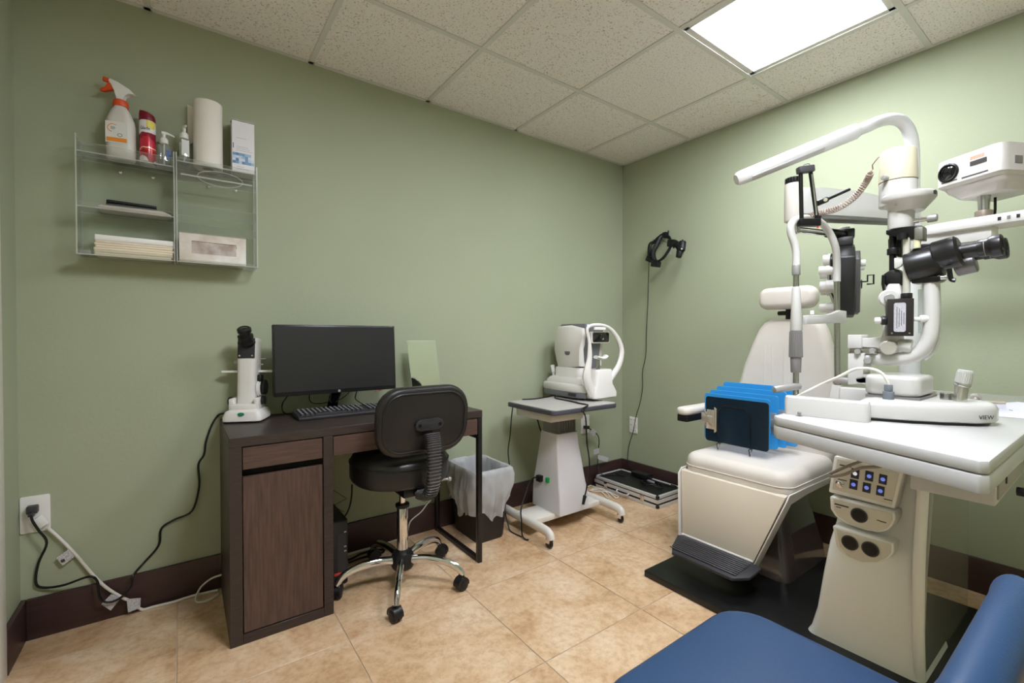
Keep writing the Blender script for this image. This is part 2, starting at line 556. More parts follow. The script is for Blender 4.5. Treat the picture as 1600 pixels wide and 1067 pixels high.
for n, (i, j) in enumerate(LIGHTS):
    xb, xa, yb, ya = cxe[i] - bw, cxe[i + 1] + bw, cye[j] - bw, cye[j + 1] + bw
    t = thing('ceiling_light', ('square lit troffer above the exam chair' if n == 0 else 'added unseen fill troffer above the visitor chair'), 'ceiling light', ((xa + xb) / 2, (ya + yb) / 2, HC + 0.004), 'square ceiling troffers')
    f = 0.026
    part(G().box((xa, ya, HC + 0.004), (xa + f, yb, HC + 0.02), 0.003).box((xb - f, ya, HC + 0.004), (xb, yb, HC + 0.02), 0.003)
         .box((xa, ya, HC + 0.004), (xb, ya + f, HC + 0.02), 0.003).box((xa, yb - f, HC + 0.004), (xb, yb, HC + 0.02), 0.003), 'frame', FRAMEP, t)
    part(G().box((xa + f, ya + f, HC + 0.01), (xb - f, yb - f, HC + 0.014)), 'diffuser', mat('lit_diffuser_%d' % n, (255, 252, 244), 0.5, emit=(240, 245, 255), estr=LAMP_STRENGTH[n]), t)
# ================================================================== desk and what stands on it
WOOD = mat('black_brown_wood', (56, 45, 41), 0.45, var=0.28, vscale=9, bump=0.12, bscale=50, stretch=(1.5, 6, 22), coat=0.05)
WOODF = mat('black_brown_front', (82, 62, 54), 0.45, var=0.3, vscale=7, bump=0.1, bscale=40, stretch=(1.2, 5, 18))
WOODV = mat('black_brown_door', (82, 62, 54), 0.45, var=0.3, vscale=7, bump=0.1, bscale=40, stretch=(16, 5, 1.2))
x0, x1, yf, yb, zt = -2.67, -1.612, -0.5, -0.02, 0.75
dk = thing('desk', 'black-brown wooden desk with cabinet, drawers and open metal end frame', 'desk', (-2.14, -0.26, 0))
part(G().box((x0, yf, 0.716), (x1, yb, zt), 0.0015, 1), 'desktop', WOOD, dk)
part(G().box((x0, yf, 0), (-2.63, yb, 0.716), 0.001, 1), 'side_panel', WOOD, dk)
part(G().box((-2.352, yf, 0), (-2.316, yb, 0.716), 0.001, 1), 'side_panel', WOOD, dk)
part(G().box((-2.63, yf, 0), (-2.352, yb, 0.036), 0.001, 1), 'bottom_rail', WOOD, dk)
part(G().box((-2.63, yb - 0.012, 0.036), (-2.352, yb, 0.716)), 'back_panel', WOODV, dk)
part(G().box((-2.627, yf + 0.004, 0.632), (-2.355, yf + 0.022, 0.712), 0.001, 1).box((-2.62, yf + 0.022, 0.645), (-2.362, yb - 0.06, 0.70)), 'drawer', WOODF, dk)
part(G().box((-2.63, yf + 0.03, 0.606), (-2.352, yf + 0.034, 0.632)), 'gap_shade_strip', mat('painted_gap_shade', (8, 7, 7), 0.8), dk)  # near-black strip painting the shade inside the open gap above the door
part(G().box((-2.627, yf + 0.004, 0.039), (-2.355, yf + 0.022, 0.605), 0.001, 1), 'cabinet_door', WOODV, dk)
part(G().box((-2.313, yf + 0.004, 0.634), (-1.638, yf + 0.022, 0.712), 0.001, 1).box((-2.3, yf + 0.022, 0.64), (-1.65, yb - 0.06, 0.70)), 'drawer', WOODF, dk)
part(G().box((-1.634, yf + 0.004, 0.61), (-1.614, yb, 0.716), 0.001, 1), 'end_apron', WOOD, dk)
LEGM = mat('black_leg_metal', (26, 22, 22), 0.3, var=0.05)
part(G().box((-1.636, yf, 0.0), (-1.613, yf + 0.025, 0.716), 0.002), 'leg', LEGM, dk)
part(G().box((-1.636, yb - 0.025, 0.0), (-1.613, yb, 0.61), 0.002), 'leg', LEGM, dk)
part(G().box((-1.636, yf + 0.025, 0.0), (-1.613, yb - 0.025, 0.022), 0.002), 'floor_rail', LEGM, dk)

# ---- lensmeter
LC = Vector((-2.575, -0.125, 0.75))
ang = math.radians(-24)
M = rotz(LC, ang)
WH2 = mat('instrument_white', (224, 219, 213), 0.35, coat=0.25, var=0.02)
lm = thing('lensmeter', 'white upright lensmeter with black eyepiece on the desk', 'lensmeter', LC)
g = G(M)
g.loft([[(x, y, 0.004 + z) for x, y in rrect(w, dd, 0.02, 4)] for w, dd, z in ((0.135, 0.135, 0), (0.15, 0.15, 0.004), (0.15, 0.15, 0.022), (0.135, 0.138, 0.042), (0.105, 0.11, 0.05))])
base = part(g, 'base', WH2, lm)
part(G(M).box((-0.068, -0.068, 0), (0.068, 0.068, 0.005)), 'base_pad', BLACKP, lm)
g = G(M)
tilt = M @ Matrix.Translation((0, 0.01, 0.05)) @ Matrix.Rotation(math.radians(-6), 4, 'X')
g.M = M
g.box((-0.058, -0.045, 0.045), (-0.038, 0.045, 0.10), 0.006).box((0.038, -0.045, 0.045), (0.058, 0.045, 0.10), 0.006).box((-0.05, -0.05, 0.045), (0.05, 0.045, 0.075), 0.006)
part(g, 'cradle', WH2, lm)
g = G(tilt)
g.loft([[(x, y, z) for x, y in rrect(w, dd, 0.022, 4)] for w, dd, z in ((0.07, 0.075, 0.0), (0.074, 0.08, 0.02), (0.078, 0.085, 0.18), (0.08, 0.085, 0.285), (0.078, 0.08, 0.3), (0.07, 0.07, 0.305))])
part(g, 'body', WH2, lm)
g = G(tilt)
g.box((-0.034, -0.0455, 0.215), (0.034, -0.040, 0.303), 0.004)
bp_ = part(g, 'front_plate', mat('lensmeter_plate', (44, 43, 50), 0.4, var=0.05), lm)
for sx in (-1, 1): part(G(tilt).lathe([(0.004, 0), (0.004, 0.001), (0.002, 0.002)], (sx * 0.025, -0.0455, 0.226), (0, -1, 0), 10), 'screw', CHROME, bp_)
ea = Vector((0, -0.55, 0.84)).normalized()
g = G(tilt)
g.lathe([(0.030, 0), (0.034, 0.006), (0.034, 0.014), (0.026, 0.017), (0.026, 0.03), (0.03, 0.033), (0.03, 0.044), (0.022, 0.047), (0.021, 0.058), (0.027, 0.062), (0.027, 0.076), (0.022, 0.08), (0.013, 0.079)], (0, -0.035, 0.275), ea, 28)
ep = part(g, 'eyepiece', BLACKP, lm)
g = G(tilt); g.lathe([(0.013, 0), (0.011, 0.0015), (0.004, 0.002)], Vector((0, -0.035, 0.275)) + ea * 0.0785, ea, 20)
part(g, 'eyepiece_lens', GLASSD, ep)
part(G(tilt).box((-0.11, 0.0, 0.155), (0.1, 0.03, 0.165), 0.002), 'lens_table', WHITEP, lm)
for a_, b_, r_ in (((0.03, 0, 0.19), (0.055, 0, 0.19), 0.003), ((0.03, 0, 0.215), (0.065, 0, 0.215), 0.002), ((-0.06, 0, 0.2), (-0.03, 0, 0.2), 0.007)):
    part(G(tilt).cyl(a_, b_, r_), 'lens_pin', LGREY, lm)
g = G(tilt)
g.lathe([(0.012, 0), (0.03, 0.002), (0.034, 0.005), (0.034, 0.012), (0.03, 0.014), (0.03, 0.02)], (0.034, 0, 0.085), (1, 0, 0), 28)
part(g, 'power_drum', WHITEP, lm)
g = G(tilt)
g.lathe([(0.032, 0), (0.032, 0.004), (0.028, 0.005), (0.032, 0.006), (0.032, 0.014), (0.026, 0.016)], (0.055, 0, 0.09), (1, 0, 0), 28)
g.box((0.036, -0.02, 0.115), (0.055, 0.02, 0.145), 0.006)
part(g, 'power_wheel', BLACKP, lm)
for sx in (-1, 1): part(G(M).lathe([(0.018, 0), (0.018, 0.012), (0.014, 0.015)], (sx * 0.058, 0, 0.085), (sx, 0, 0), 18), 'tilt_knob', BLACKP, lm)
g = G(M); g.lathe([(0.013, 0), (0.013, 0.0015), (0.011, 0.002)], (0.0, -0.0735, 0.037), (0, -0.96, 0.29), 20, 1.0, 0.6)
part(g, 'badge', mat('badge_green', (16, 110, 84), 0.4), lm, 'small green oval badge')

# ---- monitor
mo = thing('monitor', 'black flat computer monitor standing on the desk', 'monitor', (-2.21, -0.12, 0.75))
MT = frame((-2.2115, -0.2, 1.0075), (1, 0, 0), (0, math.sin(math.radians(3)), math.cos(math.radians(3))))
W2, H2 = 0.274, 0.157
g = G(MT)
g.box((-W2, -H2, -0.028), (W2, H2, 0), 0.004)
part(g, 'bezel', mat('monitor_black', (24, 23, 24), 0.35, var=0.05), mo)
part(G(MT).box((-W2 + 0.008, -H2 + 0.018, 0), (W2 - 0.008, H2 - 0.009, 0.0008)), 'screen', mat('dark_screen', (38, 36, 36), 0.35, var=0.03, vscale=2), mo)
g = G(MT); g.box((-W2 * 0.45, -H2 * 0.5, -0.045), (W2 * 0.45, H2 * 0.5, -0.027), 0.008)
part(g, 'back_cover', BLACKP, mo)
g = G(); g.loft([[(-2.205 + x, yy + y, z) for x, y in rrect(w, 0.022, 0.008, 3)] for w, z, yy in ((0.05, 0.7645, -0.055), (0.046, 0.80, -0.075), (0.05, 0.86, -0.13), (0.05, 0.93, -0.158))])
nk = part(g, 'stand_neck', mat('neck_gloss', (20, 20, 24), 0.15, coat=0.5), mo)
g = G(); g.tube([(-2.183, -0.143, 0.86), (-2.184, -0.102, 0.815), (-2.19, -0.087, 0.795), (-2.205, -0.084, 0.788), (-2.22, -0.087, 0.795), (-2.226, -0.102, 0.815), (-2.227, -0.143, 0.86)], 0.0035, 8)
part(g, 'neck_trim', CHROME, nk)
g = G(); g.plate(rrect(0.2, 0.068, 0.03, 5), 0.014, Matrix.Translation((-2.205, -0.056, 0.7505)), 0.003)
part(g, 'stand_base', BLACKP, mo)
g = G(MT); g.lathe([(0.006, 0), (0.006, 0.0006)], (-0.0, -H2 + 0.009, 0.0), (0, 0, 1), 16)
part(g, 'logo', mat('silver_logo', (190, 190, 195), 0.3, metal=0.6), mo, 'small round silver logo')
part(G(MT).box((0.245, H2 - 0.0075, 0), (0.262, H2 - 0.0035, 0.0007)), 'marking', mat('dim_marking', (90, 88, 88), 0.5), mo)

# ---- keyboard
A = PZ(467, 658, 0.751); B_ = PZ(640, 640, 0.751)
kx = Vector((1, 0.0, 0)).normalized()
kdir = (B_ - A); kdir.z = 0; kdir.normalize()
KM = frame(A + Vector((0, 0, 0.0)), kdir, Vector((-kdir.y, kdir.x, 0)))
kb = thing('keyboard', 'black computer keyboard lying on the desk below the monitor', 'keyboard', A)
KW, KD = 0.44, 0.135
KBM = mat('keyboard_body', (48, 46, 48), 0.5, var=0.06)
part(G(KM).prism([(0, 0, 0), (0, KD, 0), (0, KD, 0.026), (0, 0.03, 0.018), (0, 0, 0.012)], (KW, 0, 0), 0.003), 'case', KBM, kb)
g = G(KM); g2 = G(KM)
tilt_k = (0.026 - 0.018) / (KD - 0.03)
for r in range(6):
    for c in range(21):
        if r == 0 and 3 <= c <= 9:
            if c != 3: continue
            xa, xb = 0.012 + c * 0.0199, 0.012 + 10 * 0.0199 - 0.003
        else:
            xa, xb = 0.012 + c * 0.0199, 0.012 + (c + 1) * 0.0199 - 0.003
        if c in (14, 18): continue
        ya = 0.018 + r * 0.0188; z = 0.0175 + max(0, ya - 0.012) * tilt_k
        rings = [[(xa, ya, z - 0.002), (xb, ya, z - 0.002), (xb, ya + 0.0155, z - 0.0005), (xa, ya + 0.0155, z - 0.0005)],
                 [(xa + 0.002, ya + 0.0015, z + 0.006), (xb - 0.002, ya + 0.0015, z + 0.006), (xb - 0.002, ya + 0.0125, z + 0.007), (xa + 0.002, ya + 0.0125, z + 0.007)]]
        g.loft(rings)
        mx, my = (xa + xb) / 2, ya + 0.007
        g2.box((mx - 0.0035, my, z + 0.0063), (mx + 0.0025, my + 0.0035, z + 0.0074))
ks = part(g, 'keys', mat('key_caps', (40, 39, 41), 0.5, var=0.05), kb); ks['kind'] = 'stuff'
kl = part(g2, 'key_legends', mat('key_legend_white', (200, 200, 200), 0.5), kb); kl['kind'] = 'stuff'

# ---- stand mirror
mc = [PY(635, 532, -0.105), PY(680, 532, -0.142), PY(688, 602, -0.162), PY(644, 606, -0.125)]
mr = thing('stand_mirror', 'small frameless tilted mirror standing on the desk beside the monitor', 'mirror', (-1.75, -0.1, 0.75))
nrm = (mc[1] - mc[0]).cross(mc[3] - mc[0]).normalized()
if nrm.y > 0: nrm = -nrm
part(G().prism([p - nrm * 0.006 for p in mc], nrm * 0.006, 0.0008, 1), 'backing', mat('mirror_backing', (205, 205, 200), 0.3, metal=0.3), mr)
mid = sum(mc, Vector()) / 4
part(G().prism([p + (mid - p) * 0.02 for p in mc], nrm * 0.0012), 'mirror_glass', mat('mirror_silver', (236, 240, 234), 0.02, metal=1.0), mr)
bt = (mc[2] + mc[3]) / 2
part(G().tube([bt + Vector((0, 0.004, 0.02)), bt + Vector((0, 0.008, -0.04)), (bt.x, bt.y + 0.015, 0.753)], 0.004, 8), 'stem', CHROME, mr)
part(G().plate(rrect(0.14, 0.11, 0.03, 4), 0.006, Matrix.Translation((bt.x, -0.1, 0.7505)), 0.002), 'base', clear_mat('acrylic_clear', (0.97, 0.98, 0.97), 1.45, 0.06), mr)

# ---- cables behind the monitor
def cord(name, pts, r, m, label, cat='cable', sub=6, group=None, seg=8):
    return solo(G().tube(pts, r, seg, sub), name, m, label, cat, group)
cord('keyboard_cable', [KM @ Vector((0.03, KD - 0.002, 0.014)), PZ(455, 647, 0.7555), PZ(443, 644, 0.7565), PY(441, 632, -0.12), PY(447, 622, -0.1), PY(455, 612, -0.09), PY(470, 600, -0.09)], 0.0028, CORDB, 'black keyboard cable looping up behind the left corner of the monitor')
cord('monitor_cable', [(-2.30, -0.158, 0.945), (-2.315, -0.09, 0.85), (-2.30, -0.045, 0.795), (-2.25, -0.028, 0.782), (-2.20, -0.026, 0.79), (-2.15, -0.03, 0.80), (-2.115, -0.07, 0.85), (-2.11, -0.158, 0.945)], 0.0022, CORDB, 'thin black cable sagging under the middle of the monitor')
cord('monitor_cable', [PZ(575, 636, 0.7535), PY(557, 625, -0.05), PY(556, 617, -0.06), PY(562, 600, -0.07)], 0.0024, CORDB, 'thin black cable behind the right half of the monitor, beside the orange tip')
cord('orange_cable_tip', [PY(586, 612, -0.085), PY(590, 609, -0.08), PY(596, 609, -0.08), PY(600, 600, -0.08)], 0.003, mat('orange_plastic', (226, 120, 66), 0.5), 'small orange cable tip hanging below the monitor')

# ---- computer tower under the desk
pc = thing('computer_tower', 'small black computer tower on the floor beside the desk cabinet', 'computer', (-2.25, -0.16, 0))
part(G().box((-2.31, -0.3, 0.006), (-2.203, -0.03, 0.29), 0.004), 'case', BLACKP, pc)
part(G().box((-2.308, -0.308, 0.01), (-2.205, -0.3, 0.286), 0.003), 'front_panel', mat('tower_front', (40, 38, 40), 0.4, var=0.06), pc)
part(G().box((-2.25, -0.3095, 0.06), (-2.212, -0.3075, 0.23), 0.001, 1), 'drive_cover', mat('tower_cover', (52, 50, 52), 0.4), pc)
for z in (0.235, 0.17, 0.15): part(G().box((-2.222, -0.3105, z), (-2.212, -0.309, z + 0.006)), 'port', LGREY, pc)
part(G().box((-2.265, -0.311, 0.05), (-2.235, -0.307, 0.062), 0.002), 'tab', mat('red_tab', (210, 70, 55), 0.5), pc, 'short red tab')

# ================================================================== office chair
OC = Vector((-2.005, -0.45, 0))
SKAI = mat('black_skai', (36, 33, 32), 0.33, var=0.1, bump=0.1, bscale=160, coat=0.05)
oc = thing('office_chair', 'black vinyl office chair with chrome star base at the desk', 'chair', OC)
g = G(rotz(OC, 0))
g.pillow(0.42, 0.42, 0.125, 0.185, 0.045, Matrix.Translation((0, 0.03, 0.475)), crown=0.012, bottom_edge=0.02)
st = part(g, 'seat', SKAI, oc)
g = G(rotz(OC, 0)); g.tube([(x * 1.004, y * 1.004 + 0.03, 0.562) for x, y in rrect(0.42, 0.42, 0.185, 8)], 0.003, 6, 1, True)
part(g, 'piping', SKAI, st)
# backrest: faces the desk (+y), leaning back a little
BM = frame(OC + Vector((0.01, -0.225, 0.765)), (1, 0, 0), (0, -0.10, 1))   # local z points to the camera side
g = G(BM)
g.pillow(0.405, 0.285, 0.05, 0.10, 0.02, Matrix.Translation((0, 0, -0.05)), n=4)
bk = part(g, 'backrest', SKAI, oc)
g = G(BM); g.tube([(x, y, 0.002) for x, y in rrect(0.362, 0.238, 0.085, 8)], 0.0035, 6, 1, True)
part(g, 'piping', SKAI, bk)
g = G(BM); g.tube([(x, y, -0.006) for x, y in rrect(0.39, 0.266, 0.1, 8)], 0.004, 6, 1, True)
part(g, 'piping', SKAI, bk)
g = G(BM)
for i, (x, y) in enumerate(rrect(0.345, 0.222, 0.078, 14)):
    g.box((x - 0.003, y - 0.0009, 0.0), (x + 0.003, y + 0.0009, 0.0012))
sti = part(g, 'stitching', mat('stitch_thread', (46, 42, 40), 0.6), bk); sti['kind'] = 'stuff'
g = G(BM); g.plate(rrect(0.125, 0.045, 0.022, 5), 0.016, Matrix.Translation((0.012, -0.012, 0.0)), 0.005)
br = part(g, 'bracket', mat('bracket_plastic', (46, 44, 46), 0.4, var=0.04), oc)
for sx in (-0.045, 0.045): part(G(BM).lathe([(0.008, 0), (0.008, 0.001), (0.004, 0.001), (0.003, -0.004)], (0.012 + sx, -0.012, 0.016), (0, 0, 1), 12), 'bracket_screw', BLACKM, br)
g = G(rotz(OC, 0))
path = spline([(0.021, -0.258, 0.718), (0.022, -0.270, 0.67), (0.022, -0.275, 0.60), (0.02, -0.268, 0.52), (0.018, -0.235, 0.465), (0.015, -0.17, 0.448)], 6)
rings = []; n = len(path)
for i, p in enumerate(path):
    t = (path[min(i + 1, n - 1)] - path[max(i - 1, 0)]).normalized(); s_ = Vector((1, 0, 0)); v = t.cross(s_).normalized()
    for k, q in ((0, 0.8), (0.5, 1.0), (1.0, 1.0), (1.4, 0.8)):
        c = p + t * (0.0055 * k - 0.003)
        w = (0.031 - 0.004 * i / n) * q; h = 0.021 * q
        rings.append([c + s_ * (w * a) + v * (h * b) for a, b in ((1, -0.6), (1, 0.6), (0.6, 1), (-0.6, 1), (-1, 0.6), (-1, -0.6), (-0.6, -1), (0.6, -1))])
g.loft(rings)
part(g, 'bellows', mat('bellows_rubber', (74, 71, 72), 0.35, var=0.05), oc, 'ribbed black rubber sleeve on the back upright', smooth=25)
g = G(rotz(OC, 0)); g.box((-0.06, -0.16, 0.44), (0.06, 0.1, 0.476), 0.006)
part(g, 'seat_plate', BLACKM, oc)
g = G(rotz(OC, 0)); g.cyl((0.05, -0.03, 0.455), (0.2, -0.06, 0.45), 0.006).sphere((0.205, -0.061, 0.45), 0.011, 10)
part(g, 'lever', LGREY, oc)
g = G(rotz(OC, 0)); g.cyl((0, 0, 0.33), (0, 0, 0.445), 0.014).cyl((0, 0, 0.13), (0, 0, 0.36), 0.025, bev=0.002)
part(g, 'gas_column', CHROME, oc)
g = G(rotz(OC, 0)); g.lathe([(0.0265, 0.345), (0.031, 0.35), (0.031, 0.362), (0.02, 0.365)], (0, 0, 0), (0, 0, 1))
part(g, 'column_collar', BLACKP, oc)
g = G(rotz(OC, 0)); g.lathe([(0.044, 0.075), (0.05, 0.085), (0.05, 0.128), (0.042, 0.145), (0.03, 0.15)], (0, 0, 0), (0, 0, 1))
part(g, 'hub', BLACKP, oc)
for k in range(5):
    a = math.radians(-117 + 72 * k)
    R = rotz(OC, a)
    g = G(R)
    g.tube([(0.035, 0, 0.112), (0.12, 0, 0.122), (0.2, 0, 0.114), (0.255, 0, 0.092), (0.28, 0, 0.062)], [0.021, 0.019, 0.017, 0.016, 0.014], 10, 5, flat=0.8, up=(0, 0, 1))
    lg = part(g, 'leg', CHROME, oc)
    ct = a + rnd.uniform(-1, 1)
    g = G(rotz(R @ Vector((0.28, 0, 0)), ct))
    g.cyl((0, 0, 0.045), (0, 0, 0.07), 0.006, seg=10)
    for sx in (-1, 1):
        g.lathe([(0.01, 0), (0.024, 0.001), (0.026, 0.004), (0.026, 0.013), (0.022, 0.017), (0.012, 0.0185)], (sx * 0.003, -0.008, 0.026), (sx, 0, 0), 22)
    g.loft([[(sx * 0.019, -0.01 + 0.031 * math.cos(b), 0.028 + 0.031 * math.sin(b)) for b in [math.radians(q) for q in range(-10, 191, 20)]] for sx in (-1, 1)])
    part(g, 'castor', BLACKP, lg)

# ================================================================== waste bin and liner
BC = Vector((-1.445, -0.195, 0))
wb = G()
rings = []
for z, w, dd in ((0.0, 0.17, 0.26), (0.012, 0.178, 0.268), (0.36, 0.226, 0.318), (0.375, 0.236, 0.328), (0.385, 0.236, 0.328), (0.385, 0.22, 0.31), (0.3, 0.21, 0.3), (0.03, 0.165, 0.255)):
    rings.append([(BC.x + x, BC.y + y, z) for x, y in rrect(w, dd, 0.03, 5)])
wb.loft(rings)
solo(wb, 'waste_bin', mat('bin_plastic', (36, 32, 33), 0.42, var=0.08, bump=0.06), 'dark rectangular waste bin on the floor between the desk and the instrument table', 'waste bin')
LINER = clear_mat('thin_liner_plastic', (0.95, 0.96, 0.97), 1.4, 0.82, (0.9, 0.9, 0.91), 0.25)
g = G()
per = []                                            # rim outline in even steps, with outward normals
cor = rrect(0.236, 0.328, 0.03, 8)
for a_, b_ in zip(cor, cor[1:] + cor[:1]):
    a_, b_ = Vector(a_), Vector(b_)
    m_ = max(1, int((b_ - a_).length / 0.007))
    for k in range(m_):
        per.append(a_.lerp(b_, k / m_))
nn = len(per)
nrms = []
for i in range(nn):
    tg_ = (per[(i + 2) % nn] - per[i - 2]).normalized()
    nrms.append(Vector((tg_.y, -tg_.x)))
def nz1(i, f, row, seed):
    a = 2 * math.pi * i / nn
    return noise.noise(Vector((math.cos(a) * f + seed, math.sin(a) * f, row)))
rings = []
rings.append([(BC.x + p.x * 0.04, BC.y + p.y * 0.04, 0.24) for p in per])
rings.append([(BC.x + p.x * 0.55, BC.y + p.y * 0.55, 0.245 + 0.02 * nz1(i, 2, 0, 5)) for i, p in enumerate(per)])
for k in range(5, 0, -1):
    rings.append([(BC.x + q.x, BC.y + q.y, 0.392 - 0.026 * k + 0.012 * nz1(i, 2.2, k * 0.3, 9)) for i, q in enumerate((p * (0.875 - 0.017 * k) + nrms[j] * (0.008 * nz1(j, 6, k * 0.35, 2) - 0.004)) for j, p in enumerate(per))])
rings.append([(BC.x + p.x * 0.905, BC.y + p.y * 0.905, 0.3915) for p in per])
rings.append([(BC.x + p.x * 1.0, BC.y + p.y * 1.0, 0.394 + 0.006 * nz1(i, 3, 0, 1)) for i, p in enumerate(per)])
K = 18
for k in range(1, K + 1):
    f = k / K; ring_ = []
    for i, p in enumerate(per):
        hem = 0.20 + 0.16 * nz1(i, 1.1, 0, 3.3) + 0.05 * nz1(i, 3.5, 0, 7)
        fold = nz1(i, 7.0, f * 0.8, 4) * 0.02 + abs(nz1(i, 11.0, f * 0.5 + 3, 6)) * 0.022
        off = 0.007 + 0.016 * math.sin(math.pi * min(1.0, f * 1.1)) + fold * (0.25 + 0.9 * f) + 0.008 * noise.noise(Vector((p.x * 26, p.y * 26, f * 5)))
        q = p + nrms[i] * max(0.005, off) - p * (0.10 * f * hem / 0.2)
        ring_.append((BC.x + q.x, BC.y + q.y, max(0.03, 0.394 - hem * f)))
    rings.append(ring_)
g.loft(rings, cap=False)
solo(g, 'bin_liner', LINER, 'translucent white plastic liner draped over the rim of the waste bin', 'bin liner', smooth=50)
# ================================================================== motorised instrument table
ZT = 0.716
it = thing('instrument_table', 'grey-topped motorised instrument table on castors in the corner', 'instrument table', (-0.97, -0.34, 0))
TOPL = mat('grey_laminate', (186, 181, 176), 0.4, var=0.05, vscale=60)
EDGE = mat('dark_edge_trim', (72, 72, 78), 0.45, var=0.04)
tc_ = Vector((-0.955, -0.35))
part(G().plate(rrect(0.50, 0.425, 0.025, 4), 0.004, Matrix.Translation((tc_.x, tc_.y, ZT - 0.004))), 'tabletop', TOPL, it)
part(G().plate(rrect(0.512, 0.437, 0.03, 4), 0.026, Matrix.Translation((tc_.x, tc_.y, ZT - 0.03)), 0.006), 'edge_trim', EDGE, it)
part(G().box((-1.185, -0.52, ZT - 0.075), (-0.94, -0.2, ZT - 0.03), 0.006), 'under_tray', CREAM, it)
g = G(); g.box((-1.035, -0.40, 0.4), (-0.885, -0.27, ZT - 0.03), 0.004)
for k in range(7): g.box((-1.03 + k * 0.021, -0.404, 0.42), (-1.022 + k * 0.021, -0.398, ZT - 0.03))
part(g, 'lift_column', mat('anodised_grey', (122, 119, 118), 0.35, metal=0.4, var=0.04), it)
g = G()
secs = ((0.09, 0.23, 0.26, -0.345), (0.2, 0.225, 0.25, -0.343), (0.25, 0.215, 0.235, -0.338), (0.48, 0.172, 0.165, -0.335), (0.54, 0.165, 0.155, -0.335))
g.loft([[(-0.962 + x, yy + y, z) for x, y in rrect(w, d_, 0.012, 3)] for z, w, d_, yy in secs])
lc = part(g, 'column_cover', mat('cover_grey_white', (206, 202, 203), 0.4, var=0.02), it)
cs_ = PX(855.5, 750, -1.074); ci_ = PX(844, 747, -1.074)
part(G().box((-1.0815, cs_.y - 0.012, cs_.z - 0.014), (-1.06, cs_.y + 0.012, cs_.z + 0.014), 0.002), 'power_switch', mat('switch_green', (20, 120, 60), 0.3, emit=(30, 160, 80), estr=0.15), lc, 'small green power switch')
part(G().box((-1.093, ci_.y - 0.02, ci_.z - 0.018), (-1.06, ci_.y + 0.02, ci_.z + 0.018), 0.003), 'power_inlet', BLACKP, lc)
part(G().box((-1.245, -0.43, 0.062), (-0.70, -0.26, 0.092), 0.004), 'cross_beam', CREAM, it)
for x in (-1.25, -0.695):
    g = G(); g.tube([(x, -0.13, 0.085), (x, -0.3, 0.085), (x, -0.48, 0.085), (x, -0.555, 0.082), (x, -0.585, 0.072), (x, -0.592, 0.05)], 0.026, 12, 4, flat=0.75)
    lg = part(g, 'foot', CREAM, it)
    for y in (-0.592, -0.15):
        g = G(rotz((x, y, 0), rnd.uniform(-0.7, 0.7)))
        g.box((-0.016, -0.004, 0.03), (-0.013, 0.024, 0.056)).box((0.013, -0.004, 0.03), (0.016, 0.024, 0.056)).box((-0.016, -0.012, 0.05), (0.016, 0.02, 0.056)).cyl((0, 0, 0.05), (0, 0, 0.064), 0.011)
        part(g, 'castor_fork', CHROME, lg)
        g = G(rotz((x, y, 0), rnd.uniform(-0.7, 0.7)))
        g.lathe([(0.008, 0), (0.022, 0.001), (0.025, 0.004), (0.025, 0.016), (0.022, 0.019), (0.008, 0.02)], (-0.01, 0.012, 0.025), (1, 0, 0), 22)
        part(g, 'castor_wheel', BLACKP, lg)

# ---- autorefractor
ar = thing('autorefractor', 'white and grey autorefractor with curved headrest on the instrument table', 'eye instrument', (-0.72, -0.24, ZT))
ARW = mat('refractor_white', (232, 227, 222), 0.3, coat=0.35, var=0.02)
ARG = mat('refractor_grey', (122, 123, 128), 0.35, metal=0.3, coat=0.2, var=0.03)
XA, XB = -0.845, -0.60
g = G()
base_o = [(XA + 0.02, -0.03), (XA, -0.06), (XA, -0.34), (XA + 0.03, -0.41), (XB - 0.03, -0.41), (XB, -0.36), (XB, -0.05), (XB - 0.03, -0.03)]
g.prism([(x, y, ZT + 0.012) for x, y in base_o], (0, 0, 0.036), 0.006)
part(g, 'base_skirt', ARG, ar)
for fx in (XA + 0.05, XB - 0.05):
    for fy in (-0.09, -0.36):
        part(G().cyl((fx, fy, ZT + 0.0005), (fx, fy, ZT + 0.014), 0.016), 'rubber_foot', BLACKP, ar)
g = G()
def ins(o, k):
    c = Vector((sum(p[0] for p in o) / len(o), sum(p[1] for p in o) / len(o)))
    return [(c.x + (p[0] - c.x) * k, c.y + (p[1] - c.y) * k) for p in o]
lv = [(0.98, 0.046), (1.02, 0.052), (1.02, 0.085), (0.98, 0.094), (0.92, 0.097)]
g.loft([[(x, y, ZT + z) for x, y in ins(base_o, k)] for k, z in lv])
part(g, 'base_cover', ARW, ar)
g = G()
g.loft([[(-0.722 + x, yy + y, ZT + z) for x, y in rrect(w, d_, 0.03, 4)] for w, d_, yy, z in ((0.225, 0.34, -0.22, 0.097), (0.22, 0.335, -0.22, 0.112), (0.205, 0.3, -0.225, 0.13), (0.19, 0.24, -0.235, 0.14), (0.185, 0.235, -0.235, 0.19), (0.175, 0.225, -0.235, 0.197))])
part(g, 'carriage', ARW, ar)
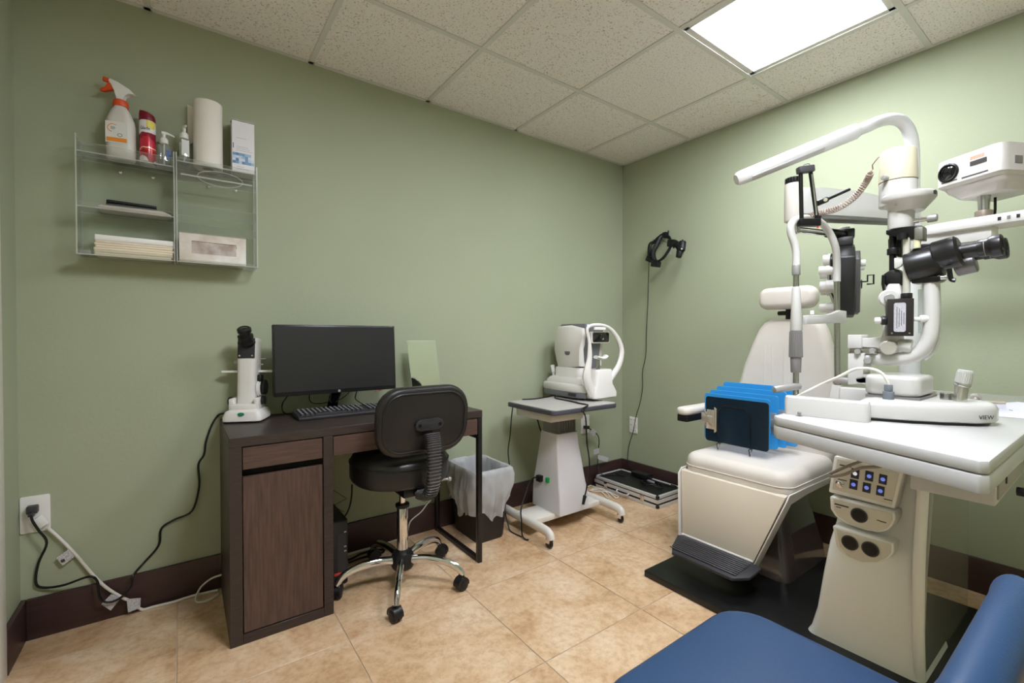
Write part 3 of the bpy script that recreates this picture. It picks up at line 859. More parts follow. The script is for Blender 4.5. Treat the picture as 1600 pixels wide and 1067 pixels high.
# head: white side shells with a grey core
def prof(pxs, x): return [PX(a, b, x) for a, b in pxs]
side = [(871, 510), (890, 508), (910, 513), (911, 524), (906.5, 546), (906, 573), (888, 575), (872, 578), (868, 562), (865, 546), (866, 524)]
xs_ = -0.81
pr_ = prof(side, xs_)
yc = sum(p.y for p in pr_) / len(pr_); zc = sum(p.z for p in pr_) / len(pr_)
for sgn in (1, -1):
    xx = xs_ if sgn == 1 else -0.61
    rings = []
    for t, k in ((0, 0.93), (0.006, 0.985), (0.016, 1.0), (0.045, 1.0)):
        rings.append([(xx + sgn * t, yc + (p.y - yc) * k, zc + (p.z - zc) * k) for p in pr_])
    part(G().loft(rings), 'side_shell', ARW, ar)
core = [(p.y - 0.0, p.z) for p in pr_]
ymin = min(p.y for p in pr_); zmax = max(p.z for p in pr_); zmin = min(p.z for p in pr_); ymax = max(p.y for p in pr_)
g = G()
g.loft([[(-0.71 + x, -0.235 + yy + y, z) for x, y in rrect(w, d_, 0.025, 4)] for w, d_, yy, z in ((0.13, 0.2, -0.01, zmin - 0.005), (0.135, 0.23, -0.02, zmin + 0.07), (0.15, 0.235, -0.025, zmax - 0.12), (0.165, 0.26, -0.03, zmax - 0.06), (0.165, 0.265, -0.03, zmax - 0.012), (0.15, 0.24, -0.03, zmax + 0.008))])
hc = part(g, 'head_core', ARG, ar)
wz = PY(937, 527, -0.41).z
g = G(); g.plate(rrect(0.16, 0.074, 0.012, 3), 0.10, frame((-0.69, -0.318, wz), (1, 0, 0), (0, 0, 1)), 0.004)
part(g, 'window_hood', ARW, hc)
g = G(); g.plate(rrect(0.145, 0.06, 0.008, 3), 0.006, frame((-0.69, -0.416, wz), (1, 0, 0), (0, 0, 1)), 0.002)
part(g, 'measuring_window', BLACKG, hc)
g = G(); g.lathe([(0.02, 0), (0.02, 0.005), (0.016, 0.007), (0.012, 0.003), (0.003, 0.002)], (-0.69, -0.422, wz), (0, -1, 0), 24)
part(g, 'objective_lens', GLASSD, hc)
g = G(); g.plate([(-0.024, 0.011), (0.024, 0.011), (0.022, -0.006), (0.012, -0.013), (-0.012, -0.013), (-0.022, -0.006)], 0.002, frame((xs_ - 0.0005, yc - 0.003, zc - 0.04), (0, -1, 0), (0, 0, 1)))
part(g, 'side_badge', mat('badge_grey', (106, 106, 108), 0.35), ar)
# front block, headrest bow and chin rest
g = G(); g.loft([[(-0.70 + x, -0.425 + y, ZT + z) for x, y in rrect(w, d_, 0.018, 4)] for w, d_, z in ((0.19, 0.085, 0.014), (0.205, 0.1, 0.02), (0.205, 0.1, 0.05), (0.15, 0.085, 0.10), (0.14, 0.08, 0.185), (0.13, 0.07, 0.192))])
fb = part(g, 'front_block', ARW, ar)
yh = -0.445
hp = [PY(926, 617, yh), PY(917, 590, yh), PY(921, 560, yh), PY(921, 535, yh), PY(917.5, 515, yh), PY(924, 508.5, yh), PY(940, 508, yh), PY(954, 514, yh), PY(966, 530, yh), PY(971.5, 549, yh), PY(967, 570, yh), PY(957, 587, yh), PY(946, 606, yh)]
part(G().tube(hp, [0.03, 0.03, 0.018, 0.011, 0.010, 0.010, 0.010, 0.012, 0.016, 0.019, 0.021, 0.022, 0.018], 10, 5, flat=0.8), 'headrest_bow', ARW, ar)
part(G().pillow(0.1, 0.02, 0.02, 0.009, 0.006, Matrix.Translation(PY(938, 513, yh) + Vector((0, 0.005, -0.012)))), 'forehead_pad', WHITEP, ar)
cp = PY(939, 560, yh - 0.01)
part(G().tube([cp + Vector((-0.045, 0, 0.01)), cp + Vector((-0.02, 0, 0.004)), cp, cp + Vector((0.025, 0, 0.002)), cp + Vector((0.045, 0, 0.014))], 0.011, 8, 4, flat=2.0), 'chin_rest', WHITEP, ar)
part(G().cyl((cp.x - 0.025, cp.y + 0.01, ZT + 0.18), (cp.x - 0.025, cp.y + 0.01, cp.z), 0.008), 'chin_post', STEEL, ar)
part(G().cyl((cp.x - 0.005, cp.y + 0.01, ZT + 0.18), (cp.x - 0.005, cp.y + 0.01, cp.z), 0.005), 'chin_post', STEEL, ar)
jb = PX(865, 582, -0.80)
part(G().cyl(jb, jb + Vector((0, 0.012, 0.05)), 0.012, 0.015, bev=0.003).cyl(jb + Vector((0, 0, -0.03)), jb, 0.008), 'joystick', WHITEP, ar)
part(G().box((XA - 0.003, -0.36, ZT + 0.022), (XA - 0.0005, -0.29, ZT + 0.042), 0.0006, 1), 'port_plate', mat('port_dark', (54, 54, 58), 0.4), ar)

# ---- cords of the instrument table
cord('refractor_cord', [(-0.852, -0.17, ZT + 0.005), (-0.90, -0.24, ZT + 0.005), (-0.91, -0.36, ZT + 0.005), (-0.93, -0.48, ZT + 0.005), (-0.945, -0.56, ZT + 0.006), PY(909, 640, -0.59), PY(915, 652, -0.6), PY(917, 690, -0.58), PY(921, 725, -0.56), PY(917, 760, -0.54), PY(913, 778, -0.53)], 0.0042, CORDB, 'black cord hanging from the instrument tabletop past the wall outlet', seg=8)
solo(G().cyl(PY(914, 774, -0.53), PY(911, 788, -0.53), 0.011, 0.008, 12, 0.002), 'cord_plug', BLACKP, 'black plug dangling at the end of the instrument table cord', 'plug')
cord('tabletop_cord', [(-1.10, -0.15, ZT + 0.0045), (-1.03, -0.175, ZT + 0.0045), (-0.95, -0.165, ZT + 0.0045), (-0.853, -0.14, ZT + 0.0045)], 0.004, CORDB, 'short black cord lying on the back of the grey tabletop')
cord('tray_cord', [(-1.188, -0.17, 0.69), PY(799, 655, -0.17), PY(797, 680, -0.17), PX(794, 705, -1.232), PX(796, 735, -1.245), PX(791, 765, -1.283), PX(789, 795, -1.293), (-1.297, -0.275, 0.03), (-1.30, -0.30, 0.006), (-1.30, -0.36, 0.006), (-1.292, -0.40, 0.006)], 0.0035, CORDB, 'thin black cord hanging between the waste bin and the instrument table')
cord('inlet_cord', [(-1.085, ci_.y, ci_.z), PX(836, 746, -1.125), PX(828, 753, -1.175), PX(820, 775, -1.235), PX(814, 797, -1.285), PX(815, 815, -1.302), (-1.303, -0.415, 0.025), (-1.296, -0.435, 0.006), (-1.285, -0.45, 0.006)], 0.0042, CORDB, 'black power cord plugged into the column of the instrument table')
cord('column_cord', [(-1.05, -0.192, ZT - 0.028), PY(840, 656, -0.192), PY(844, 670, -0.195), PY(850, 683, -0.21), PY(853, 700, -0.225)], 0.0045, CORDB, 'short black cord behind the grey lift column')

# ---- outlets
OUTW = mat('outlet_white', (232, 228, 224), 0.35, var=0.015)
def outlet(name, label, M, w, h, sockets, dark=True):
    t = thing(name, label, 'outlet', M.translation)
    part(G(M).plate(rrect(w, h, 0.006, 3), 0.006, Matrix(), 0.002), 'cover_plate', OUTW, t)
    for (sx, sy) in sockets:
        sk = part(G(M).plate(rrect(0.03, 0.026, 0.01, 3), 0.0015, Matrix.Translation((sx, sy, 0.006))), 'socket', OUTW, t)
        for k in (-1, 1):
            part(G(M).box((sx + k * 0.006 - 0.0012, sy - 0.003, 0.0073), (sx + k * 0.006 + 0.0012, sy + 0.006, 0.0078)), 'slot', BLACKP, sk)
    return t
outlet('wall_outlet', 'oversized white wall outlet with a black and a white plug near the left corner', frame((-3.2435, 0, 0.459), (1, 0, 0), (0, 0, 1)), 0.08, 0.135, [(0, 0.022), (0, -0.022)])
outlet('wall_outlet', 'white wall outlet behind the instrument table', frame((-0.41, 0, 0.463), (1, 0, 0), (0, 0, 1)), 0.085, 0.135, [(0, 0.022), (0, -0.022)])
outlet('wall_outlet', 'white six-way wall outlet above the aluminium case', frame((0, -0.116, 0.428), (0, -1, 0), (0, 0, 1)), 0.076, 0.125, [(-0.017, 0.04), (0.017, 0.04), (-0.017, 0), (0.017, 0), (-0.017, -0.04), (0.017, -0.04)])

# ---- lensmeter cord, extension cord and tags on the left
def wall_pts(l, off=0.014):
    out = []
    for a, b in l:
        p = PY(a, b, -off)
        if p.z < 0.175: p = PY(a, b, -0.016 - off)
        if p.z < 0.006: p = PZ(a, b, 0.006)
        out.append(p)
    return out
cord('black_cable', [LC + Vector((-0.07, 0.05, 0.03))] + wall_pts([(342, 648), (331, 664), (322, 690), (319, 710), (310, 726), (311, 760), (300, 798), (272, 812), (252, 826), (248, 852), (224, 880)], 0.012) + [PY(a, b, -0.058) for a, b in ((208, 899), (205, 916), (188, 934), (168, 941), (156, 933), (152, 908), (138, 901))] + wall_pts([(100, 914), (68, 918), (56, 910), (60, 880)], 0.012) + [PY(73, 848, -0.045), PY(60, 828, -0.046), PY(50, 812, -0.046), PY(49, 800, -0.036)], 0.0042, CORDB, 'black cord running from the lensmeter down the green wall to the outlet', sub=5)
solo(G().box((-3.262, -0.036, 0.468), (-3.232, -0.0085, 0.496), 0.004).box((-3.256, -0.044, 0.46), (-3.24, -0.024, 0.474), 0.003), 'black_plug', mat('plug_dark', (62, 60, 62), 0.45), 'dark grey plug in the upper socket of the oversized outlet', 'plug')
solo(G(frame(PY(64, 815, -0.02), PY(78, 828, -0.02) - PY(50, 802, -0.02), (0, 0, 1))).box((-0.022, -0.014, -0.012), (0.02, 0.014, 0.010), 0.004), 'white_plug', WHITEP, 'white plug in the lower socket of the oversized outlet', 'plug')
cord('extension_cord', wall_pts([(74, 824), (92, 840), (116, 864), (140, 892), (158, 911), (172, 922)], 0.014) + [PY(192, 934, -0.035), PY(206, 940, -0.035)] + [Vector((q.x, min(q.y, -0.027), q.z)) for q in (PZ(222, 946, 0.008), PZ(240, 948, 0.006), PZ(272, 940, 0.006), PZ(304, 930, 0.006), PZ(340, 922, 0.006))], 0.0055, CORDW, 'white extension cord along the baseboard from the oversized outlet', sub=5)
cord('white_cord_loop', [PY(346, 898, -0.05), PY(330, 904, -0.045), PY(315, 916, -0.045), PY(308, 928, -0.045), PZ(306, 939, 0.006), PZ(314, 941, 0.006), PZ(330, 936, 0.006), PZ(341, 928, 0.006)], 0.004, CORDW, 'white cord loop beside the desk cabinet', sub=5)
TAGM = mat('printed_tag', (224, 222, 222), 0.6, var=0.25, vscale=220, dark=(150, 146, 150))
def tag_(cs, label):
    g = G(); n_ = (cs[1] - cs[0]).cross(cs[2] - cs[0]).normalized() * 0.0008
    g.prism(cs, n_); return solo(g, 'cord_tag', TAGM, label, 'tag')
def tq(pts, y): return [PY(a, b, y) for a, b in pts]
tg = tag_(tq([(88, 872), (107, 858), (117, 869), (98, 884)], -0.0205), 'white printed tag with a barcode on the extension cord')
for k in range(5):
    part(G(frame(PY(99, 876, -0.0215), PY(103, 883, -0.0215) - PY(97, 873, -0.0215), (1, 0, 0.7))).box((-0.006, -0.006 + k * 0.0022, -0.0006), (0.005, -0.0048 + k * 0.0022, 0.0006)), 'barcode_bar', INK, tg)
tag_(tq([(158, 944), (174, 928), (189, 934), (173, 954)], -0.0425), 'crumpled printed tag where the black cord touches the floor')
tag_(tq([(198, 936), (220, 934), (219, 950), (200, 957)], -0.0425), 'printed tag hanging from the extension cord on the baseboard')

# ---- cords under the desk
cord('desk_white_cord', [(-1.595, -0.009, 0.20), (-1.64, -0.0095, 0.18), (-1.68, -0.019, 0.158), (-1.72, -0.0225, 0.122), (-1.783, -0.0235, 0.085), (-1.802, -0.025, 0.03), (-1.815, -0.03, 0.0055), (-1.86, -0.026, 0.0045), (-1.93, -0.03, 0.0045), (-1.97, -0.025, 0.0045)], 0.0035, CORDW, 'white cord curving over the baseboard behind the office chair')
cord('tower_cord', [PY(550, 757, -0.06), PY(549, 778, -0.05), PY(545, 795, -0.045), PY(538, 808, -0.05), PY(531, 815, -0.06)], 0.004, CORDB, 'black cord hanging down behind the computer tower')
cord('zigzag_wire', [PY(521, 766, -0.03), PY(540, 778, -0.03), PY(539, 780, -0.03), PY(521, 790, -0.03), PY(521, 791, -0.03), PY(538, 800, -0.03)], 0.0012, CORDB, 'thin black zigzag wire behind the desk cabinet', sub=2)
cord('floor_cable', [(-2.201, -0.05, 0.03), (-2.15, -0.046, 0.009), (-2.07, -0.042, 0.0065), (-1.99, -0.044, 0.0065), (-1.93, -0.05, 0.0065)], 0.006, CORDW, 'thick white cable on the floor beside the computer tower')
cord('floor_cable', [(-2.20, -0.085, 0.007), (-2.14, -0.10, 0.0055), (-2.07, -0.075, 0.0055), (-1.99, -0.08, 0.0055), (-1.965, -0.105, 0.0055), (-1.99, -0.128, 0.0055), (-2.07, -0.118, 0.0055), (-2.15, -0.13, 0.0055)], 0.005, CORDB, 'black cable coiled on the floor beside the computer tower')

# ================================================================== aluminium case and its cords
ac = thing('aluminium_case', 'flat aluminium-framed black case lying on the floor in the corner', 'case', (-0.195, -0.31, 0))
cx0, cx1, cy0, cy1, chh = -0.345, -0.05, -0.59, -0.035, 0.083
CASEB = mat('case_black_panel', (26, 26, 25), 0.45, var=0.1, bump=0.15, bscale=200)
part(G().box((cx0 + 0.004, cy0 + 0.004, 0.004), (cx1 - 0.004, cy1 - 0.004, chh - 0.004)), 'shell', CASEB, ac)
e_ = 0.018
for (a, b, c, dd) in ((cx0, cy0, cx1, cy0), (cx0, cy1, cx1, cy1), (cx0, cy0, cx0, cy1), (cx1, cy0, cx1, cy1)):
    for z0, z1 in ((0.0, 0.022), (0.034, 0.058), (0.064, chh)):
        hx = 0 if a != c else (e_ if z1 == chh else 0.006); hy = 0 if b != dd else (e_ if z1 == chh else 0.006)
        sx = 1 if a == cx0 else -1; sy = 1 if b == cy0 else -1
        lo = (min(a, c, a + hx * sx), min(b, dd, b + hy * sy), z0); hi = (max(a, c, a + hx * sx), max(b, dd, b + hy * sy), z1)
        part(G().box(lo, hi, 0.003), 'aluminium_edge', ALU, ac)
for x in (cx0, cx1):
    for y in (cy0, cy1):
        part(G().sphere((x + (0.008 if x == cx0 else -0.008), y + (0.008 if y == cy0 else -0.008), chh - 0.008), 0.0135, 12), 'corner_cap', BLACKM, ac)
        part(G().sphere((x + (0.008 if x == cx0 else -0.008), y + (0.008 if y == cy0 else -0.008), 0.0135), 0.0135, 12), 'corner_cap', BLACKM, ac)
for y in (-0.15, -0.47):
    part(G().box((cx0 - 0.006, y - 0.015, 0.022), (cx0, y + 0.015, 0.068), 0.002), 'latch', CHROME, ac)
part(G().tube([(cx0 - 0.002, -0.26, 0.04), (cx0 - 0.018, -0.265, 0.03), (cx0 - 0.02, -0.31, 0.025), (cx0 - 0.018, -0.355, 0.03), (cx0 - 0.002, -0.36, 0.04)], 0.006, 8, 4), 'handle', ALU, ac)
solo(G().box((-0.135, -0.34, chh), (-0.06, -0.2, chh + 0.035), 0.005), 'power_adapter', BLACKP, 'black power adapter on the aluminium case', 'power adapter')
pts = []
for k in range(26):
    a = k * 0.75
    pts.append((-0.20 + (0.04 + 0.012 * math.sin(k * 1.9)) * math.cos(a), -0.43 + (0.072 + 0.02 * math.sin(k * 1.3)) * math.sin(a), chh + 0.005 + 0.0008 * k))
cord('coiled_cord', pts, 0.0035, CORDB, 'coil of black cord lying on the aluminium case', sub=5)
solo(G().tube([(-0.198, -0.40, chh + 0.026), (-0.205, -0.425, chh + 0.029), (-0.20, -0.455, chh + 0.026)], 0.009, 8, 4, flat=0.5), 'cable_tie', mat('tie_silver', (170, 170, 175), 0.3, metal=0.5), 'silvery cable tie around the coil of black cord on the case', 'cable tie')
cord('case_cord', [(-0.10, -0.335, chh + 0.006), (-0.105, -0.42, chh + 0.004), (-0.115, -0.52, chh + 0.004), (-0.085, -0.55, chh + 0.004), (-0.077, -0.5, chh + 0.004)], 0.0035, CORDB, 'black cord end lying at the front of the aluminium case')
pts = [PZ(903, 759, 0.006), PZ(918, 757, 0.008), PZ(928, 752, 0.01), PZ(938, 757, 0.01), PZ(947, 769, 0.008), PZ(952, 776, 0.007), PZ(948, 777, 0.007), PZ(941, 769, 0.012), PZ(932, 765, 0.014), PZ(922, 766, 0.01), PZ(935, 768, 0.01), PZ(950, 768, 0.012), PZ(966, 770, 0.008), PZ(970, 774, 0.007), PZ(962, 778, 0.007), PZ(955, 768, 0.01), PZ(940, 763, 0.016), PZ(925, 763, 0.01)]
pts = [Vector((min(q.x, -0.375), min(q.y, -0.024), q.z)) for q in pts]      # between the table foot, the case and the baseboard
cord('white_cable_coil', pts, 0.0038, CORDW, 'tangle of white cable on the floor between the instrument table and the case', sub=6)
cord('outlet_cord', [PY(917, 668, -0.03), PY(923, 671, -0.05), PY(934, 680, -0.05), PY(936, 690, -0.04), PY(935, 705, -0.03), PY(934, 722, -0.03), PY(937, 738, -0.06), (-0.29, -0.09, chh + 0.005), (-0.22, -0.12, chh + 0.005), (-0.2, -0.2, chh + 0.005)], 0.0035, CORDB, 'black cord from the outlet behind the instrument table down to the case')
solo(G(frame(PY(916, 667.5, -0.02), (1, 0, 0), (0, 0, 1))).box((-0.018, -0.011, -0.014), (0.018, 0.011, 0.02), 0.004), 'black_plug', BLACKP, 'black plug in the outlet behind the instrument table', 'plug')
tag_(tq([(921, 676), (926, 669), (932, 674), (928, 682)], -0.07), 'white tag on the black cord just below its plug')
tag_(tq([(927, 703), (936, 700), (936, 709), (928, 710)], -0.06), 'upper crumpled clear tag on the cord above the aluminium case')
tag_(tq([(934, 710), (951, 715), (949, 722), (934, 717)], -0.05), 'lower printed tag on the cord above the aluminium case')

# ================================================================== acrylic wall shelf
ACR = [clear_mat('acrylic_clear'), clear_mat('acrylic_edge', (0.95, 0.97, 0.95), 1.5, 0.7, (0.93, 0.95, 0.92), 0.1)]
def sheet(name, lo, hi, parent):
    lo, hi = Vector(lo), Vector(hi); d_ = hi - lo
    k = min(range(3), key=lambda i: d_[i])
    g = G().box(lo, hi)
    me_o = part(g, name, ACR, parent, smooth=0)
    for f in me_o.data.polygons:
        f.material_index = 0 if abs(f.normal[k]) > 0.9 else 1
    return me_o
def shelf_unit(name, label, xa, xb, z0, z1, trays, lip, back=True):
    t = thing(name, label, 'shelf', ((xa + xb) / 2, -0.06, z0), 'clear acrylic wall shelves')
    th = 0.004
    sheet('back_panel', (xa, -0.006, z0), (xb, -0.002, z1), t)
    sheet('side_panel', (xa, -0.125, z0), (xa + th, -0.006, z1), t)
    sheet('side_panel', (xb - th, -0.125, z0), (xb, -0.006, z1), t)
    for z in trays:
        sheet('tray', (xa + th, -0.121, z - th), (xb - th, -0.006, z), t)
    for za, zb in lip:
        sheet('front_lip', (xa + th, -0.125, za), (xb - th, -0.121, zb), t)
    for sx in (0.4, 0.75):
        part(G().lathe([(0.006, 0), (0.006, 0.003), (0.003, 0.005)], (xa + (xb - xa) * sx, -0.006, z1 - 0.085), (0, -1, 0), 14), 'mounting_screw', CHROME, t)
    return t
ZB = 1.412
zs = [ZB + 0.004, 1.59, 1.79]
shelf_unit('acrylic_shelf', 'clear acrylic wall shelf holding the spray bottle and paper stacks', -3.108, -2.8195, ZB, 1.848, zs, [(ZB, ZB + 0.022), (1.586, 1.606), (1.77, 1.822)])
t2 = shelf_unit('acrylic_shelf', 'clear acrylic wall shelf holding the paper towel roll and tissue box', -2.8155, -2.53, ZB, 1.848, [ZB + 0.004, 1.818], [(ZB, ZB + 0.012), (1.735, 1.83), (1.535, 1.57), (1.6, 1.645)])
part(G().tube([(-2.665 + 0.08 * math.cos(a), -0.1255, 1.768 + 0.03 * math.sin(a)) for a in [math.pi * 2 * k / 24 for k in range(24)]], 0.0012, 6, 1, True), 'cutout_ring', ACR[1], t2)
part(G().cyl((-2.80, -0.123, 1.764), (-2.55, -0.123, 1.764), 0.003), 'edge_rod', ACR[1], t2)

# ---- spray bottle
TOP1 = 1.79
sb = thing('spray_bottle', 'white trigger spray bottle with orange collar and trigger', 'spray bottle', (-2.99, -0.065, TOP1))
SBW = mat('spray_translucent_white', (214, 210, 202), 0.4, var=0.03)
ORG_ = mat('spray_orange', (222, 84, 36), 0.35, var=0.03)
Ms = rotz((-2.985, -0.065, TOP1 + 0.0008), math.radians(-12))
g = G(Ms)
g.loft([[(x, y, z) for x, y in rrect(w, d_, min(w, d_) * 0.42, 5)] for w, d_, z in ((0.075, 0.05, 0), (0.085, 0.06, 0.006), (0.088, 0.062, 0.04), (0.088, 0.062, 0.135), (0.083, 0.06, 0.155), (0.06, 0.05, 0.185), (0.04, 0.04, 0.203), (0.036, 0.036, 0.212))])
bd = part(g, 'bottle', SBW, sb)
g = G(Ms); g.lathe([(0.024, 0.206), (0.025, 0.21), (0.023, 0.228), (0.018, 0.232)], (0, 0, 0), (0, 0, 1))
part(g, 'collar', ORG_, sb)
g = G(Ms)
g.prism([(-0.034, -0.012, 0.3), (-0.03, -0.012, 0.29), (-0.014, -0.012, 0.266), (-0.012, -0.012, 0.23), (0.012, -0.012, 0.23), (0.013, -0.012, 0.252), (0.026, -0.012, 0.262), (0.05, -0.012, 0.256), (0.03, -0.012, 0.278), (-0.005, -0.012, 0.298), (-0.03, -0.012, 0.308)], (0, 0.024, 0), 0.003)
part(g, 'spray_head', WHITEP, sb)
g = G(Ms); g.cyl((-0.032, 0, 0.300), (-0.052, 0, 0.306), 0.009, bev=0.002)
part(g, 'nozzle', ORG_, sb)
g = G(Ms); g.prism([(-0.036, -0.008, 0.295), (-0.012, -0.008, 0.286), (-0.014, -0.008, 0.266), (-0.03, -0.008, 0.268), (-0.048, -0.008, 0.256), (-0.062, -0.008, 0.258), (-0.06, -0.008, 0.265), (-0.046, -0.008, 0.270)], (0, 0.016, 0), 0.002)
part(g, 'trigger', ORG_, sb)
g = G(Ms); g.box((-0.038, -0.0325, 0.058), (0.03, -0.0312, 0.138), 0.0005, 1)
lb = part(g, 'label_panel', mat('bottle_label', (226, 224, 220), 0.4, var=0.02), sb)
part(G(Ms).box((-0.034, -0.0332, 0.062), (0.027, -0.0325, 0.077)), 'label_band', mat('label_orange', (238, 146, 50), 0.4), lb)
g = G(Ms); g.tube([(-0.004, -0.0328, 0.124), (-0.018, -0.0328, 0.128), (-0.029, -0.0328, 0.118), (-0.029, -0.0328, 0.106), (-0.018, -0.0328, 0.098)], 0.0014, 6, 5)
part(g, 'label_ring', mat('label_orange', (238, 146, 50), 0.4), lb)
g = G(Ms); g.tube([(0.006 + 0.007 * math.cos(a), -0.0328, 0.088 + 0.006 * math.sin(a)) for a in [k * 0.785 for k in range(8)]], 0.0009, 6, 2, True)
part(g, 'label_seal', mat('seal_green', (70, 110, 80), 0.5), lb)
for k, w in enumerate((0.013, 0.015, 0.012)):
    part(G(Ms).box((-0.022, -0.0329, 0.116 - k * 0.004), (-0.022 + w, -0.0325, 0.1175 - k * 0.004)), 'label_line', INK, lb)

# ---- air freshener
Ma = rotz((-2.905, -0.066, TOP1 + 0.0008), math.radians(-16))
af = thing('air_freshener', 'red and white air freshener can with a burgundy cap', 'air freshener', Ma.translation)
can_m = bpy.data.materials.new('freshener_print'); can_m.use_nodes = True
nt = can_m.node_tree; b = nt.nodes['Principled BSDF']; b.inputs['Roughness'].default_value = 0.25; b.inputs['Metallic'].default_value = 0.1
tcn = nt.nodes.new('ShaderNodeTexCoord'); sp = nt.nodes.new('ShaderNodeSeparateXYZ'); nt.links.new(tcn.outputs['Object'], sp.inputs[0])
nz = nt.nodes.new('ShaderNodeTexNoise'); nz.inputs['Scale'].default_value = 26; nz.inputs['Detail'].default_value = 1; nt.links.new(tcn.outputs['Object'], nz.inputs['Vector'])
ma = nt.nodes.new('ShaderNodeMath'); ma.operation = 'MULTIPLY_ADD'; ma.inputs[1].default_value = 0.07; nt.links.new(nz.outputs['Fac'], ma.inputs[0]); nt.links.new(sp.outputs['Z'], ma.inputs[2])
rm = nt.nodes.new('ShaderNodeValToRGB'); rm.color_ramp.interpolation = 'CONSTANT'
mr_ = nt.nodes.new('ShaderNodeMapRange'); mr_.inputs['From Min'].default_value = 0.0; mr_.inputs['From Max'].default_value = 0.2
nt.links.new(ma.outputs[0], mr_.inputs['Value']); nt.links.new(mr_.outputs[0], rm.inputs['Fac'])
e = rm.color_ramp.elements
e[0].position = 0; e[0].color = (*lin((232, 226, 226)), 1)
e[1].position = 0.28; e[1].color = (*lin((170, 28, 40)), 1)
for pos, c in ((0.40, (206, 60, 50)), (0.47, (240, 214, 200)), (0.5, (196, 40, 60)), (0.66, (142, 22, 48)), (0.78, (236, 232, 234))):
    k = e.new(pos); k.color = (*lin(c), 1)
nt.links.new(rm.outputs[0], b.inputs['Base Color'])
g = G(Ma); g.lathe([(0.024, 0.0), (0.0265, 0.004), (0.0265, 0.008), (0.0255, 0.010), (0.0265, 0.014), (0.0265, 0.168), (0.024, 0.174)], (0, 0, 0), (0, 0, 1), 28)
cb = part(g, 'can', can_m, af)
g = G(Ma)
rings = []
for r, z in ((0.0262, 0.172), (0.0268, 0.176), (0.0262, 0.192), (0.024, 0.204), (0.012, 0.21)):
    rings.append([(r * math.cos(a), r * math.sin(a), z + (-0.35 * r * math.cos(a) if z > 0.18 else 0)) for a in [2 * math.pi * k / 28 for k in range(28)]])
g.loft(rings)
part(g, 'cap', mat('burgundy_cap', (118, 18, 38), 0.35), af)
part(G(Ma).lathe([(0.0262, 0.0), (0.0272, 0.002), (0.0272, 0.008), (0.0262, 0.01)], (0, 0, 0.001), (0, 0, 1), 28), 'base_ring', STEEL, af)
g = G(Ma)
g.loft([[(0.0268 * math.cos(a), 0.0268 * math.sin(a), z) for a in [math.radians(-78 + q * 6) for q in range(12)]] + [(0.0266 * math.cos(a), 0.0266 * math.sin(a), z) for a in [math.radians(-12 - q * 6) for q in range(12)]] for z in (0.14, 0.17)])
part(g, 'label_patch', mat('label_yellow', (226, 210, 96), 0.4), af)
text('Glade', Ma @ frame((0, -0.0269, 0.138), (1, 0, 0), (0, 0, 1)), 0.018, mat('ink_navy', (40, 46, 92), 0.5), cb, 'lettering', 0.8, wrap=0.0269)

# ---- pump bottles
CLEARB = clear_mat('clear_bottle', (0.93, 0.95, 0.95), 1.5, 0.12, (0.85, 0.88, 0.9), 0.05)
def pump(x, y, z, a, label, s=1.0, lab=(60, 84, 150)):
    Mp = rotz((x, y, z + 0.0008), a)
    t = thing('pump_bottle', label, 'pump bottle', Mp.translation, 'clear pump bottles on the acrylic shelves')
    g = G(Mp); g.loft([[(xx * s, yy * s, zz * s) for xx, yy in rrect(w, d_, 0.013, 5)] for w, d_, zz in ((0.038, 0.03, 0), (0.044, 0.034, 0.004), (0.046, 0.036, 0.03), (0.046, 0.036, 0.085), (0.04, 0.033, 0.097), (0.024, 0.024, 0.106))])
    bo = part(g, 'bottle', CLEARB, t)
    part(G(Mp).lathe([(0.014 * s, 0.104 * s), (0.0155 * s, 0.107 * s), (0.015 * s, 0.122 * s), (0.009 * s, 0.13 * s), (0.006 * s, 0.131 * s), (0.006 * s, 0.15 * s)], (0, 0, 0), (0, 0, 1), 18), 'pump_collar', WHITEP, t)
    part(G(Mp).tube([(-0.008 * s, 0, 0.151 * s), (0.008 * s, 0, 0.152 * s), (0.03 * s, 0, 0.148 * s), (0.038 * s, 0, 0.144 * s)], [0.006 * s, 0.006 * s, 0.004 * s, 0.003 * s], 8, 4), 'pump_spout', WHITEP, t)
    part(G(Mp).cyl((0, 0, 0.01 * s), (0, 0, 0.104 * s), 0.003 * s, seg=8), 'dip_tube', WHITEP, bo)
    return t, Mp
t, Mp = pump(-2.853, -0.075, TOP1, math.radians(10), 'clear pump bottle with its spout to the side, beside the air freshener', 0.92)
part(G(Mp).box((0.004, -0.0185, 0.03), (0.02, -0.0172, 0.07), 0.0005, 1), 'label_panel', mat('label_blue', (70, 96, 150), 0.5, var=0.3, vscale=120), t)
t, Mp = pump(-2.787, -0.075, 1.818, math.radians(-80), 'clear pump bottle with a white label in front of the paper towel roll', 1.0)
part(G(Mp).box((0.0185, -0.013, 0.03), (0.0198, 0.013, 0.095), 0.0005, 1).box((-0.024, -0.013, 0.03), (-0.0235, 0.013, 0.095)), 'label_panel', PAPER, t)

